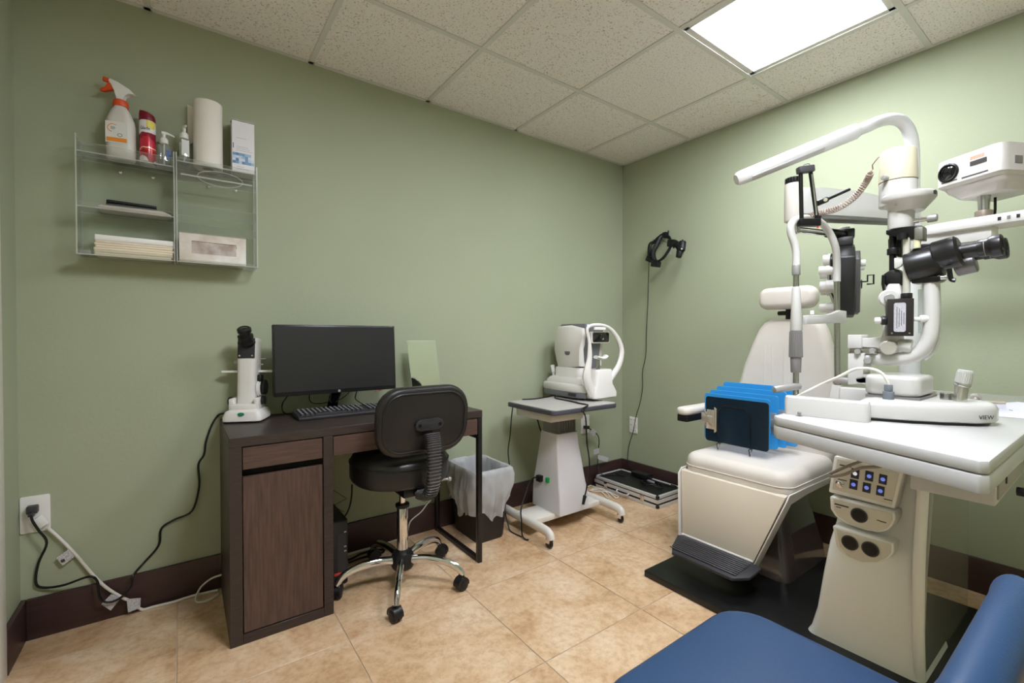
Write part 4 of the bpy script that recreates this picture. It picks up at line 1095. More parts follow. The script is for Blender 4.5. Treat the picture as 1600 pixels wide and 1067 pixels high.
# ---- paper towel roll
TOP2 = 1.818
pt_ = thing('paper_towel_roll', 'white paper towel roll with a loose flap standing on the shelf', 'paper towel', (-2.712, -0.062, TOP2))
R_ = 0.052
g = G(); rings = []
for r, z in ((0.02, 0.0), (R_ - 0.003, 0.0), (R_, 0.003), (R_, 0.272), (R_ - 0.004, 0.276), (0.02, 0.276)):
    rings.append([(-2.705 + r * math.cos(a), -0.066 + r * math.sin(a), TOP2 + 0.001 + z) for a in [2 * math.pi * k / 40 for k in range(40)]])
g.loft(rings, closed=True)
TOWEL = mat('towel_paper', (234, 228, 220), 0.85, var=0.02, bump=0.35, bscale=180)
part(g, 'roll', TOWEL, pt_)
part(G().lathe([(0.0205, 0.001), (0.0205, 0.276)], (-2.705, -0.066, TOP2), (0, 0, 1), 24), 'core', mat('cardboard', (132, 112, 92), 0.8), pt_)
part(G().prism([(-2.725, -0.018, TOP2 + 0.15), (-2.775, -0.014, TOP2 + 0.10), (-2.775, -0.014, TOP2 + 0.274), (-2.725, -0.018, TOP2 + 0.262)], (0, 0.0012, 0)), 'loose_flap', TOWEL, pt_)

# ---- white carton
bx = thing('carton', 'white carton with blue checker print at the end of the shelf', 'box', (-2.575, -0.062, TOP2))
Mb = rotz((-2.580, -0.066, TOP2 + 0.001), math.radians(0))
BXM = mat('carton_white', (228, 224, 226), 0.4, var=0.02)
bo = part(G(Mb).box((-0.042, -0.04, 0), (0.042, 0.04, 0.218), 0.0012, 1), 'body', BXM, bx)
part(G(Mb).prism([(-0.042, -0.041, 0.220), (-0.042, 0.04, 0.235), (0.042, 0.04, 0.235), (0.042, -0.041, 0.220)], (0, 0, 0.0015)), 'lid_flap', BXM, bx)
BL = [mat('check_blue_%d' % i, c, 0.4) for i, c in enumerate(((112, 150, 190), (150, 180, 208), (186, 204, 222), (84, 124, 172), (206, 216, 228)))]
for i in range(7):
    for j in range(4):
        r = rnd.random()
        if i > 4 and r < 0.35: continue
        part(G(Mb).box((-0.04 + i * 0.0115, -0.0409, 0.036 + j * 0.0115), (-0.04 + (i + 1) * 0.0115 - 0.0002, -0.0401, 0.036 + (j + 1) * 0.0115 - 0.0002)), 'print_square', BL[int(rnd.random() * 5)], bo)
part(G(Mb).box((-0.0385, -0.0409, 0.1), (-0.0355, -0.0401, 0.122)), 'print_bar', mat('print_navy', (60, 76, 130), 0.4), bo)
for k, (z, w) in enumerate(((0.092, 0.06), (0.1, 0.05), (0.108, 0.045), (0.145, 0.038), (0.022, 0.03), (0.012, 0.05))):
    part(G(Mb).box((-0.026, -0.0408, z), (-0.026 + w, -0.0401, z + 0.0016)), 'print_line', mat('print_grey', (170, 176, 190), 0.5), bo)

# ---- things lower in the shelf
solo(G(rotz((-2.955, -0.065, 1.606), math.radians(3))).plate(rrect(0.15, 0.085, 0.008, 3), 0.010, Matrix(), 0.003).plate(rrect(0.15, 0.085, 0.008, 3), 0.010, Matrix.Translation((0.001, 0.001, 0.0115)), 0.003), 'black_wallet', BLACKP, 'black folded case on top of the bag on the shelf middle tray', 'case')
g = G()
rings = []
for k, (z, q) in enumerate(((0.0, 0.9), (0.004, 1.0), (0.009, 1.0), (0.0145, 0.9))):
    rings.append([(-2.945 + x * q * (1 + 0.03 * math.sin(i * 1.7)), -0.062 + y * q * (1 + 0.04 * math.sin(i * 2.3)), 1.5912 + z + (0.002 * math.sin(i * 1.1) if z > 0 else 0)) for i, (x, y) in enumerate(rrect(0.22, 0.098, 0.02, 5))])
g.loft(rings)
solo(g, 'flat_bag', mat('bag_paper', (220, 208, 200), 0.45, var=0.06, vscale=25, bump=0.3, bscale=30), 'flat pale paper bag lying on the shelf middle tray', 'bag')
for k in range(7):
    z = 1.4166 + k * 0.0092
    dx = rnd.uniform(-0.004, 0.004)
    solo(G(rotz((-2.945 + dx, -0.064 + rnd.uniform(-0.002, 0.002), z), rnd.uniform(-0.012, 0.012))).plate(rrect(0.235 if k else 0.228, 0.1, 0.004, 2), (0.0088 if k < 6 else 0.02), Matrix(), 0.0012, 1), 'folded_paper', (PAPER if k == 6 else mat('folded_paper_cream', (226, 212, 188), 0.8, var=0.06)), ('topmost white sheet of the folded paper stack on the shelf bottom tray' if k == 6 else 'cream folded paper towel under the white top sheet of the shelf paper stack'), 'paper', 'folded papers on the bottom tray')
solo(G(rotz((-3.0845, -0.1, 1.4165), 0.03)).plate([(-0.017, -0.015), (0.012, -0.015), (0.0155, -0.006), (0.0155, 0.015), (-0.017, 0.015)], 0.014, Matrix(), 0.003), 'grey_block', mat('grey_eraser', (148, 144, 142), 0.6, var=0.08), 'small grey block in the front corner of the shelf bottom tray', 'block')
# tissue box
tb = thing('tissue_box', 'marbled white tissue box on the bottom of the shelf', 'tissue box', (-2.69, -0.06, ZB))
MARB = mat('marble_print', (236, 232, 228), 0.35, var=0.2, vscale=12, dark=(200, 186, 170))
bb = part(G().box((-2.808, -0.117, ZB + 0.0045), (-2.574, -0.012, ZB + 0.122), 0.002, 1), 'body', MARB, tb)
part(G().box((-2.766, -0.1178, ZB + 0.04), (-2.61, -0.1172, ZB + 0.09)), 'opening', mat('opening_film', (206, 196, 192), 0.25, var=0.25, vscale=22, dark=(150, 128, 110)), bb)
part(G().tube([(-2.766, -0.1182, ZB + 0.09), (-2.61, -0.1182, ZB + 0.087), (-2.609, -0.1182, ZB + 0.074)], 0.0009, 6, 1, smooth=False), 'opening_edge', mat('brown_edge', (110, 84, 66), 0.6), bb)
# ================================================================== platform and exam chair
g = G(); g.box((-1.075, -2.36, 0.0005), (-0.25, -1.05, 0.03), 0.004)
solo(g, 'equipment_platform', mat('black_platform', (22, 22, 22), 0.35, var=0.12, vscale=5, bump=0.08, bscale=30), 'low black platform under the exam chair and the refraction stand', 'platform')
ec = thing('exam_chair', 'cream vinyl examination chair with headrest and footplate', 'exam chair', (-0.5, -1.29, 0.03))
COVER = mat('smoked_base_cover', (72, 62, 58), 0.1, coat=0.6, var=0.15, vscale=3)
g = G(); g.loft([[(cx + x, -1.29 + y, z) for x, y in rrect(w, d_, 0.03, 3)] for cx, w, d_, z in ((-0.46, 0.44, 0.42, 0.0305), (-0.46, 0.42, 0.40, 0.10), (-0.46, 0.32, 0.32, 0.30), (-0.46, 0.26, 0.24, 0.40))])
part(g, 'base_cover', COVER, ec)
part(G().box((-0.7, -1.47, 0.395), (-0.26, -1.11, 0.432), 0.004), 'seat_pan', CREAM, ec)
g = G(); g.pillow(0.53, 0.50, 0.105, 0.07, 0.045, Matrix.Translation((-0.505, -1.29, 0.43)), crown=0.006, bottom_edge=0.012)
s_ = part(g, 'seat', VINYL, ec)
g = G(); g.tube([(-0.505 + x, -1.29 + y, 0.474) for x, y in rrect(0.532, 0.502, 0.07, 8)], 0.0025, 6, 1, True)
part(g, 'seam', VINYL, s_)
# steel side frames
FRW = mat('chair_frame_white', (214, 208, 200), 0.35, var=0.02)
for y, bot in ((-1.045, -1.085), (-1.54, -1.425)):
    t_ = 0.006 if y > -1.3 else -0.006
    g = G()
    def sl(xz): return [(x, y + (bot - y) * max(0, min(1, (0.43 - z) / 0.3)), z) for x, z in xz]
    g.prism(sl([(-0.36, 0.455), (-0.62, 0.455), (-0.775, 0.455), (-0.80, 0.43), (-0.855, 0.115), (-0.815, 0.10), (-0.80, 0.15), (-0.742, 0.41), (-0.60, 0.425), (-0.36, 0.425)]), (0, t_, 0), 0.0015, 1)
    part(g, 'side_frame', FRW, ec)
    part(G().lathe([(0.007, 0), (0.007, 0.004), (0.004, 0.005)], (-0.833, bot + t_, 0.125), (0, t_ * 100, 0), 12), 'frame_bolt', STEEL, ec)
g = G()
g.prism([(-0.785, -1.048, 0.445), (-0.785, -1.534, 0.445), (-0.838, -1.427, 0.14), (-0.838, -1.09, 0.14)], (0.03, 0, 0.004), 0.003)
part(g, 'calf_panel', mat('calf_panel_cream', (217, 205, 186), 0.45, var=0.03, vscale=3), ec)
part(G().prism([(-0.838, -1.088, 0.155), (-0.838, -1.427, 0.155), (-0.846, -1.427, 0.125), (-0.846, -1.088, 0.125)], (0.012, 0, 0), 0.002), 'panel_trim', FRW, ec)
fz = 0.135
g = G(); g.prism([(-0.835, -1.10, fz), (-0.835, -1.43, fz), (-0.86, -1.475, fz), (-0.955, -1.475, fz - 0.008), (-1.01, -1.43, fz - 0.012), (-1.015, -1.155, fz - 0.012), (-0.96, -1.12, fz - 0.008), (-0.86, -1.08, fz)], (0, 0, 0.014), 0.004)
fp = part(g, 'footplate', mat('footplate_rubber', (46, 45, 49), 0.45, var=0.06), ec)
for k in range(9):
    x = -0.865 - k * 0.015
    part(G().box((x - 0.004, -1.435, fz + 0.0145 - 0.001 * k), (x + 0.004, -1.125, fz + 0.018 - 0.001 * k), 0.0015, 1), 'tread_rib', DGREY, fp)
# backrest
g = G()
def bsec(z, yl, yr, t, x):
    w = yl - yr; c = (yl + yr) / 2
    return [(x + xx, c + yy, z) for xx, yy in rrect(t, w, min(t * 0.42, w * 0.3), 5)]
secs = [(0.47, -1.06, -1.52, 0.07, -0.245), (0.50, -1.035, -1.545, 0.095, -0.24), (0.62, -1.02, -1.56, 0.105, -0.225), (0.78, -1.035, -1.55, 0.105, -0.215), (0.95, -1.075, -1.525, 0.1, -0.205), (1.08, -1.12, -1.495, 0.095, -0.198), (1.15, -1.15, -1.475, 0.09, -0.194), (1.185, -1.175, -1.455, 0.078, -0.192), (1.2, -1.205, -1.43, 0.055, -0.191), (1.205, -1.24, -1.4, 0.03, -0.191)]
g.loft([bsec(*s) for s in secs])
bkk = part(g, 'backrest', VINYL, ec)
for yy in (-1.2, -1.24, -1.30, -1.34):
    part(G().tube([(-0.268, yy, 0.72), (-0.262, yy, 0.85), (-0.252, yy + 0.004, 1.0), (-0.246, yy + 0.006, 1.06)], 0.0032, 6, 4), 'stitched_welt', VINYL, bkk)
part(G().box((-0.17, -1.45, 0.42), (-0.145, -1.13, 0.95), 0.008), 'back_shell', CREAM, ec)
part(G().box((-0.3, -1.42, 0.4), (-0.14, -1.16, 0.47), 0.01), 'hinge_block', BLACKM, ec)
g = G(frame((-0.235, -1.305, 1.312), (0, -1, 0), (0, 0, 1)))
g.pillow(0.275, 0.115, 0.085, 0.045, 0.03, Matrix.Translation((0, 0, -0.045)))
part(g, 'headrest', VINYL, ec)
part(G().box((-0.215, -1.325, 1.18), (-0.195, -1.285, 1.27), 0.003).cyl((-0.205, -1.285, 1.235), (-0.205, -1.245, 1.235), 0.012, bev=0.003), 'headrest_post', BLACKM, ec)
# armrest: cream pad on black support
for y in (-0.985, -1.60):
    g = G(); g.pillow(0.42, 0.075, 0.04, 0.035, 0.018, Matrix.Translation((-0.49, y, 0.70)))
    a_ = part(g, 'armrest', VINYL, ec)
    part(G().box((-0.685, y - 0.03, 0.665), (-0.29, y + 0.03, 0.702), 0.006), 'armrest_support', BLACKP, a_)
    part(G().tube([(-0.3, y, 0.68), (-0.26, y * 0.93 - 0.09, 0.66), (-0.2, (-1.12 if y > -1.3 else -1.47), 0.64)], 0.014, 8, 4), 'armrest_arm', BLACKM, a_)

# ---- wire rack and clipboards on the seat
ZS = 0.541
rk = thing('wire_rack', 'black wire file rack holding the clipboards on the exam seat', 'rack', (-0.5, -1.23, ZS))
def wire(pts): return G().tube(pts, 0.0022, 6, 2, smooth=False)
for k, x in enumerate((-0.628, -0.575, -0.512, -0.45, -0.385)):
    z0 = ZS + 0.035
    part(wire([(x, -1.152, z0), (x, -1.152, z0 + 0.16), (x, -1.177, z0 + 0.19), (x, -1.285, z0 + 0.19), (x, -1.31, z0 + 0.16), (x, -1.31, z0)]), 'divider_loop', BLACKM, rk)
for y in (-1.152, -1.31):
    part(wire([(-0.64, y, ZS + 0.035), (-0.375, y, ZS + 0.035)]), 'base_wire', BLACKM, rk)
    for x in (-0.63, -0.385):
        part(wire([(x - 0.012, y, ZS + 0.035), (x, y, ZS + 0.003), (x + 0.022, y, ZS + 0.035)]), 'foot', BLACKM, rk)
BLUE = mat('blue_clipboard_plastic', (58, 160, 230), 0.3, coat=0.3, var=0.03)
CLIPM = mat('nickel_clip', (214, 206, 190), 0.28, metal=0.75, var=0.06)
def clipboard(x, y0, y1, z0, z1, m, label, clip=True, side=1):
    t = thing('clipboard', label, 'clipboard', (x, (y0 + y1) / 2, z0), 'clipboards in the wire rack')
    Mc = frame((x, (y0 + y1) / 2, (z0 + z1) / 2), (0, -1, 0), (0, 0, 1))   # local z to -x
    part(G(Mc).plate(rrect(y1 - y0, z1 - z0, 0.014, 4), 0.003, Matrix(), 0.0008, 1), 'board', m, t)
    if clip:
        sx = -side * (y1 - y0) / 2
        cl = part(G(Mc).box((sx + side * 0.008, -0.052, 0.003), (sx + side * 0.05, 0.046, 0.008), 0.002).plate([(sx + side * 0.05, -0.068), (sx + side * 0.062, -0.06), (sx + side * 0.062, 0.055), (sx + side * 0.05, 0.062)][::side], 0.006, Matrix.Translation((0, 0, 0.006)), 0.002), 'clip', CLIPM, t)
        part(G(Mc).cyl((sx + side * 0.012, -0.05, 0.010), (sx + side * 0.012, 0.035, 0.010), 0.006, bev=0.001), 'clip_spring', CHROME, cl)
        part(G(Mc).box((sx - side * 0.012, -0.022, 0.010), (sx + side * 0.042, 0.016, 0.016), 0.003), 'clip_lever', CLIPM, cl)
    return t
NAVY = mat('smoked_navy_board', (28, 42, 54), 0.12, coat=0.6, var=0.12, vscale=20, stretch=(1, 1, 6))
ZB0 = ZS + 0.0385
clipboard(-0.622, -1.392, -1.082, ZB0, 0.806, NAVY, 'smoked dark navy clipboard with a nickel clip, frontmost in the rack')
clipboard(-0.592, -1.385, -1.058, ZB0, 0.818, BLUE, 'bright blue clipboard right behind the dark navy one')
clipboard(-0.545, -1.40, -1.06, ZB0, 0.832, BLUE, 'second bright blue clipboard behind the dark navy one', True, -1)
clipboard(-0.482, -1.41, -1.06, ZB0, 0.848, BLUE, 'third bright blue clipboard behind the dark navy one', True, -1)
clipboard(-0.415, -1.43, -1.06, ZB0, 0.866, BLUE, 'bright blue clipboard at the back of the rack, nearest the backrest', True, -1)

# ================================================================== refraction stand
rs = thing('refraction_stand', 'white refraction stand with control panels, instrument table and overhead lamp', 'refraction stand', (-0.62, -1.84, 0.03))
PEDW = mat('pedestal_white', (248, 246, 244), 0.28, coat=0.4, var=0.015)
g = G()
def psec(z, xf, xb, yl, yr, r=0.05):
    w = yl - yr
    return [((xf + xb) / 2 + x, (yl + yr) / 2 + y, z) for x, y in rrect(xb - xf, w, r, 5)]
g.loft([psec(0.031, -0.95, -0.62, -1.675, -2.005, 0.03), psec(0.05, -0.945, -0.62, -1.685, -2.0, 0.03), psec(0.12, -0.935, -0.62, -1.70, -1.995, 0.03), psec(0.25, -0.915, -0.62, -1.712, -1.985, 0.03), psec(0.36, -0.89, -0.62, -1.722, -1.975, 0.03),
        psec(0.42, -0.84, -0.62, -1.725, -1.972, 0.03), psec(0.5, -0.80, -0.62, -1.725, -1.968, 0.03), psec(0.66, -0.78, -0.6, -1.725, -1.965, 0.03), psec(0.79, -0.77, -0.58, -1.73, -1.965, 0.03)])
ped = part(g, 'pedestal', PEDW, rs)
part(G().tube([(-0.93, -1.99, 0.04), (-0.925, -1.985, 0.2), (-0.90, -1.98, 0.4), (-0.84, -1.975, 0.62), (-0.80, -1.97, 0.79)], 0.016, 10, 5), 'edge_fin', PEDW, rs)
part(G().box((-0.64, -1.985, 0.031), (-0.305, -1.70, 0.80), 0.006), 'rear_housing', PEDW, rs)
part(G().prism([(-0.93, -2.0, 0.031), (-0.90, -2.0, 0.35), (-0.835, -2.0, 0.62), (-0.80, -2.0, 0.80), (-0.30, -2.0, 0.80), (-0.30, -2.0, 0.031)], (0, 0.016, 0), 0.002), 'side_panel', mat('gloss_side_panel', (168, 166, 156), 0.05, metal=0.3, coat=1.0, coat_rough=0.03, var=0.02), rs, 'mirror-glossy side panel of the stand', smooth=0)
PANEL = mat('panel_beige', (222, 218, 208), 0.4, var=0.02)
def pan(pxs, x, t, m, name, parent, bev=0.006, lab=None):
    return part(G().prism([PX(a, b, x) for a, b in pxs], (t, 0, 0), bev), name, m, parent, lab)
c1 = pan([(1303, 712), (1412, 737), (1398, 796), (1294, 769)], -0.85, 0.11, PEDW, 'switch_console', rs)
f1 = pan([(1308, 717), (1405, 740), (1393, 789), (1300, 764)], -0.8525, 0.0028, PANEL, 'console_face', c1, 0.0008)
BTN = mat('button_navy', (44, 50, 72), 0.35); BTL = mat('button_blue_light', (120, 140, 226), 0.4, emit=(110, 130, 240), estr=0.6); BTLW = mat('button_white_light', (230, 228, 240), 0.4, emit=(240, 240, 255), estr=0.5)
for k, (a, b) in enumerate(((1336, 740), (1358, 744), (1379.5, 749), (1333.5, 757), (1354, 762), (1375.5, 767))):
    bt_ = pan([(a - 5.5, b - 9), (a + 7, b - 6), (a + 5.5, b + 9), (a - 7, b + 6)], -0.8545, 0.002, BTN, 'push_button', f1, 0.0006)
    part(G().lathe([(0.0066, 0), (0.0066, 0.001), (0.004, 0.0016)], PX(a, b, -0.8545), (-1, 0, 0), 16), 'button_light', (BTLW if k == 0 else BTL), f1)
kn = PX(1312.5, 756, -0.853)
part(G().lathe([(0.013, 0), (0.013, 0.004), (0.009, 0.005), (0.009, 0.016), (0.0075, 0.018)], kn, (-1, 0, 0), 22), 'rotary_knob', CHROME, f1)
for (a, b, w) in ((1312, 727, 18), (1309, 749, 14), (1381, 780, 13)):
    part(G().box(PX(a, b, -0.8528), PX(a + w, b + 3, -0.8528) + Vector((0.0006, 0, 0.003))), 'print_line', INK, f1)
p2o = [(1296, 775), (1399, 801), (1399.5, 812), (1394, 823), (1385, 830), (1372, 832.5), (1352, 829), (1325, 820), (1305, 807), (1297, 795)]
p2 = pan(p2o, -0.87, 0.12, PEDW, 'holder_shelf', rs)
def shrink(o, k=0.9):
    cx = sum(p[0] for p in o) / len(o); cy = sum(p[1] for p in o) / len(o)
    return [(cx + (p[0] - cx) * k, cy + (p[1] - cy) * k) for p in o]
q2 = pan(shrink(p2o, 0.89), -0.8725, 0.0028, PANEL, 'holder_face', p2, 0.0008)
p3o = [(1300, 821), (1397, 849), (1397, 864), (1388, 874), (1371, 880.5), (1347, 880.5), (1323, 871), (1306, 853)]
p3 = pan(p3o, -0.895, 0.12, PEDW, 'holder_shelf', rs)
q3 = pan(shrink(p3o, 0.88), -0.8975, 0.0028, PANEL, 'holder_face', p3, 0.0008)
HOLE = mat('well_black', (7, 7, 8), 0.5)
RIM = mat('well_rim', (70, 68, 70), 0.35, metal=0.4)
for (a, b, x, par) in ((1342.5, 805, -0.8735, q2), (1328, 848, -0.8985, q3), (1360, 858, -0.8985, q3)):
    c = PX(a, b, x)
    part(G().lathe([(0.022, 0), (0.0245, 0.0005), (0.0255, 0.002), (0.022, 0.003)], c, (-1, 0, 0), 28), 'well_rim', RIM, par)
    part(G().lathe([(0.021, 0), (0.021, 0.0034), (0.015, 0.0036)], c, (-1, 0, 0), 28), 'well', HOLE, par)
for (a, b, w) in ((1304, 788, 22), (1306, 792, 8), (1370, 813, 5), (1375, 815, 10)):
    part(G().box(PX(a, b, -0.8728), PX(a + w, b + w * 0.2, -0.8728) + Vector((0.0006, 0, 0.002))), 'print_line', INK, q2)
# instrument table carried by the stand
ZI = 0.885
TABW = mat('table_white', (206, 204, 203), 0.22, coat=0.5, var=0.012)
FLc, FRc = PZ(1207, 650, ZI), PZ(1545, 722, ZI)
def tpoly(z, k=0.0):
    p = [(FLc.x + k + 0.02, FLc.y + 0.006 - k), (FLc.x + k, FLc.y - 0.012), (FRc.x + k, FRc.y + 0.012 + k), (FRc.x + 0.014 + k, FRc.y + k), (-0.22, -2.235 + k), (-0.22, -1.76 - k)]
    return [(x, y, z) for x, y in p]
part(G().prism(tpoly(ZI - 0.026), (0, 0, 0.026), 0.005), 'tabletop', TABW, rs)
part(G().prism(tpoly(ZI - 0.0635), (0, 0, 0.036), 0.003), 'table_frame', TABW, rs)
part(G().box((-1.32, -1.96, ZI - 0.09), (-0.45, -1.80, ZI - 0.0635), 0.003), 'support_beam', CREAM, rs)
g = G(); g.box((-1.418, -2.21, 0.757), (-1.05, -2.072, ZI - 0.0635), 0.003)
db = part(g, 'drawer_box', CREAM, rs)
part(G().box((-1.405, -2.2135, 0.768), (-1.06, -2.209, ZI - 0.07), 0.002), 'drawer_face', mat('drawer_face_grey', (168, 166, 158), 0.4), db)
kk = PY(1588, 767, -2.2135)
part(G().cyl(kk, kk + Vector((0, -0.034, 0.0)), 0.0105, bev=0.002), 'drawer_knob', BLACKP, db)
part(G().box((-1.33, -2.216, 0.79), (-1.322, -2.213, 0.815)), 'slide_slot', DGREY, db)
# column, arms, overhead lamp
CX, CY = -0.455, -1.85
part(G().cyl((CX, CY, 0.80), (CX, CY, 1.42), 0.034, bev=0.004), 'column', mat('column_white', (226, 228, 226), 0.3, coat=0.3), rs)
part(G().cyl((CX, CY, 1.40), (CX, CY, 1.62), 0.029, bev=0.003), 'column_upper', WHITE, rs)
LT, LM_ = P(1150, 281, 1.78), P(1335, 206, 1.73)
ld = (LM_ - LT).normalized()
pipe = [LM_ - ld * 0.02, LM_ + ld * 0.05, P(1372, 190.5, 1.745), P(1392, 186, 1.757), P(1410, 191, 1.77), P(1421, 208, 1.785), P(1426, 235, 1.79), P(1427, 290, 1.793), (CX, CY, 1.52)]
PIPEW = mat('lamp_pipe_white', (226, 226, 226), 0.25, coat=0.4)
part(G().tube(pipe, [0.022] * 5 + [0.0225, 0.022, 0.021, 0.021], 14, 6), 'lamp_pipe', PIPEW, rs)
lh = part(G().tube([LT, LT + ld * 0.012, LT + ld * 0.03, LM_ - ld * 0.04, LM_ - ld * 0.0, LM_ + ld * 0.012], [0.02, 0.027, 0.028, 0.03, 0.03, 0.025], 14, 4, smooth=False), 'lamp_tube', PIPEW, rs)
fd = (CAM - LT); fd = (fd - ld * fd.dot(ld)).normalized(); dn = Vector((0, 0, -1)); dn = (dn - ld * dn.dot(ld)).normalized()
nn_ = (dn * 0.75 + fd * 0.65).normalized()
MLs = frame(LT + ld * 0.05 + nn_ * 0.0235, ld, nn_.cross(ld))
part(G(MLs).box((0, -0.012, -0.004), (0.28, 0.012, 0.0065), 0.003), 'lamp_diffuser', mat('unlit_diffuser', (192, 190, 188), 0.4, var=0.03), lh)
# phoropter arm
HD = P(1240, 312, 1.72)
ARMW = mat('arm_grey_white', (214, 214, 208), 0.35, coat=0.2)
ax_ = Vector((CX, CY, 0)) - Vector((HD.x, HD.y, 0)); al = ax_.length; ax_.normalize()
MA = frame((HD.x, HD.y, 0), ax_, Vector((-ax_.y, ax_.x, 0)))
zt0, zb0 = HD.z + 0.045, HD.z - 0.06
g = G(MA); g.prism([(0.0, -0.03, zb0 + 0.0), (al, -0.036, zb0 - 0.01), (al, -0.036, zt0 - 0.04), (0.25, -0.034, zt0 - 0.012), (0.08, -0.032, zt0 - 0.004), (0, -0.03, zt0 - 0.005)], (0, 0.065, 0), 0.01)
part(g, 'phoropter_arm', ARMW, rs)
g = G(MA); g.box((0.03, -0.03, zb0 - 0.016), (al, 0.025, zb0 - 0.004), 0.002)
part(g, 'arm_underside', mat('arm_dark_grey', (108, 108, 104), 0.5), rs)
part(G().cyl((HD.x, HD.y, HD.z - 0.085), (HD.x, HD.y, HD.z + 0.06), 0.031, bev=0.006), 'arm_head', CREAM, rs)
g = G(); g.cyl((HD.x, HD.y, HD.z + 0.06), (HD.x, HD.y, HD.z + 0.082), 0.026, bev=0.003)
for k in range(16):
    a = k * math.pi / 8; g.cyl((HD.x + 0.026 * math.cos(a), HD.y + 0.026 * math.sin(a), HD.z + 0.062), (HD.x + 0.026 * math.cos(a), HD.y + 0.026 * math.sin(a), HD.z + 0.08), 0.0035, seg=6)
part(g, 'height_knob', BLACKP, rs)
# projector arm
PJ = P(1537, 338, 1.62)
a0 = Vector((CX, CY, PJ.z - 0.055))
dj = PJ - a0; dj.z = 0; dl = dj.length; dj.normalize()
MJ = frame((a0.x, a0.y, 0), dj, Vector((-dj.y, dj.x, 0)))
zj = PJ.z
part(G(MJ).box((0.0, -0.035, zj - 0.09), (dl + 0.03, 0.035, zj - 0.038), 0.006), 'projector_arm', WHITE, rs)
part(G(MJ).prism([(dl - 0.15, -0.05, zj - 0.045), (dl - 0.11, -0.06, zj - 0.045), (dl + 0.13, -0.06, zj - 0.045), (dl + 0.13, 0.06, zj - 0.045), (dl - 0.11, 0.06, zj - 0.045), (dl - 0.15, 0.05, zj - 0.045)], (0, 0, 0.036), 0.006), 'projector_plate', WHITE, rs)
for k in range(3):
    part(G(MJ).box((dl + 0.05 + k * 0.022, -0.0615, zj - 0.034), (dl + 0.058 + k * 0.022, -0.0595, zj - 0.022)), 'plate_slot', (GREYP if k == 1 else BLACKP), rs)
# cable loop under the table
cord('hanging_cable', [PX(1347, 720, -0.95), PX(1325, 728, -0.97), PX(1302, 738, -0.99), PX(1296, 741, -0.995), PX(1300, 744, -1.0), PX(1320, 741, -1.0), PX(1345, 731, -1.0), PX(1375, 729, -0.99), PX(1385, 726, -0.97)], 0.005, mat('cable_grey_beige', (150, 142, 132), 0.5), 'beige cable loop hanging under the instrument table edge above the switches')
solo(G().lathe([(0.009, 0), (0.009, 0.0015), (0.005, 0.002), (0.005, 0.011), (0.003, 0.012)], PZ(1249, 650, ZI), (0, 0, 1), 18).box(PZ(1249, 650, ZI) + Vector((-0.007, -0.002, 0.003)), PZ(1249, 650, ZI) + Vector((0.007, 0.002, 0.010)), 0.001), 'table_bolt', STEEL, 'small steel bolt on the corner of the white instrument tabletop', 'bolt')
# ================================================================== chart projector
pj = thing('chart_projector', 'white chart projector on the arm of the refraction stand', 'projector', PJ)
pl = P(1460, 274, 1.70); pr2 = P(1568, 253, 1.49)
ux = (pr2 - pl); ux.z = 0; wj = ux.length; ux.normalize()
uy = Vector((-ux.y, ux.x, 0))
if uy.dot(RT) < 0: uy = -uy
MP = Matrix((( ux.x, uy.x, 0, pl.x), (ux.y, uy.y, 0, pl.y), (0, 0, 1, (pl.z + pr2.z) / 2 - 0.045), (0, 0, 0, 1)))
PJW = mat('projector_white', (214, 208, 203), 0.35, coat=0.2, var=0.015)
dp = 0.26
g = G(MP)
g.loft([[(wj / 2 + x, dp / 2 + y, z) for x, y in rrect(w, d_, 0.025, 4)] for w, d_, z in ((wj - 0.02, dp - 0.02, -0.002), (wj, dp, 0.008), (wj, dp, 0.075), (wj - 0.004, dp - 0.004, 0.1), (wj - 0.03, dp - 0.03, 0.106))])
bj = part(g, 'body', PJW, pj)
g = G(MP); g.loft([[(wj / 2 + x, dp / 2 + y, z) for x, y in rrect(w, d_, 0.02, 4)] for w, d_, z in ((wj - 0.075, dp - 0.1, -0.042), (wj - 0.045, dp - 0.06, -0.022), (wj - 0.04, dp - 0.05, -0.02), (wj - 0.025, dp - 0.03, -0.002))])
part(g, 'underside', PJW, pj)
lc_ = MP.inverted() @ P(1485, 269, dep(MP @ Vector((0.06, 0, 0.055))))
g = G(MP); g.lathe([(0.034, 0), (0.034, 0.003), (0.029, 0.005), (0.028, -0.004), (0.024, -0.003), (0.003, -0.001)], (0.048, 0.0, 0.052), (0, -1, 0), 30)
part(g, 'lens_barrel', BLACKM, pj)
part(G(MP).lathe([(0.024, 0), (0.018, 0.003), (0.006, 0.0055)], (0.048, 0.001, 0.052), (0, -1, 0), 26), 'lens', GLASSD, pj)
part(G(MP).box((wj * 0.55, -0.0015, 0.05), (wj * 0.78, 0.002, 0.066)), 'sensor_window', mat('sensor_dark', (70, 68, 66), 0.3), bj)
for k in range(5):
    part(G(MP).box((wj * 0.55 + k * 0.0085, -0.0012, 0.072), (wj * 0.55 + k * 0.0085 + 0.0065, 0.002, 0.083)), 'logo_stroke', mat('logo_peach', (226, 160, 134), 0.5), bj)
part(G(MP).box((wj * 0.43, -0.001, 0.016), (wj * 0.8, 0.002, 0.0205)), 'vent_slot', DGREY, bj)
part(G(MP).box((wj * 0.12, -0.001, 0.018), (wj * 0.36, 0.002, 0.0215)), 'vent_slot', DGREY, bj)
part(G(MP).box((wj - 0.001, 0.045, 0.03), (wj + 0.0015, 0.075, 0.055)), 'side_window', GREYP, bj)
zb_ = (MP @ Vector((0, 0, -0.042))).z
top_ = Vector((PJ.x, PJ.y, zb_)); 
pc2 = MP @ Vector((wj / 2, dp / 2, -0.06))
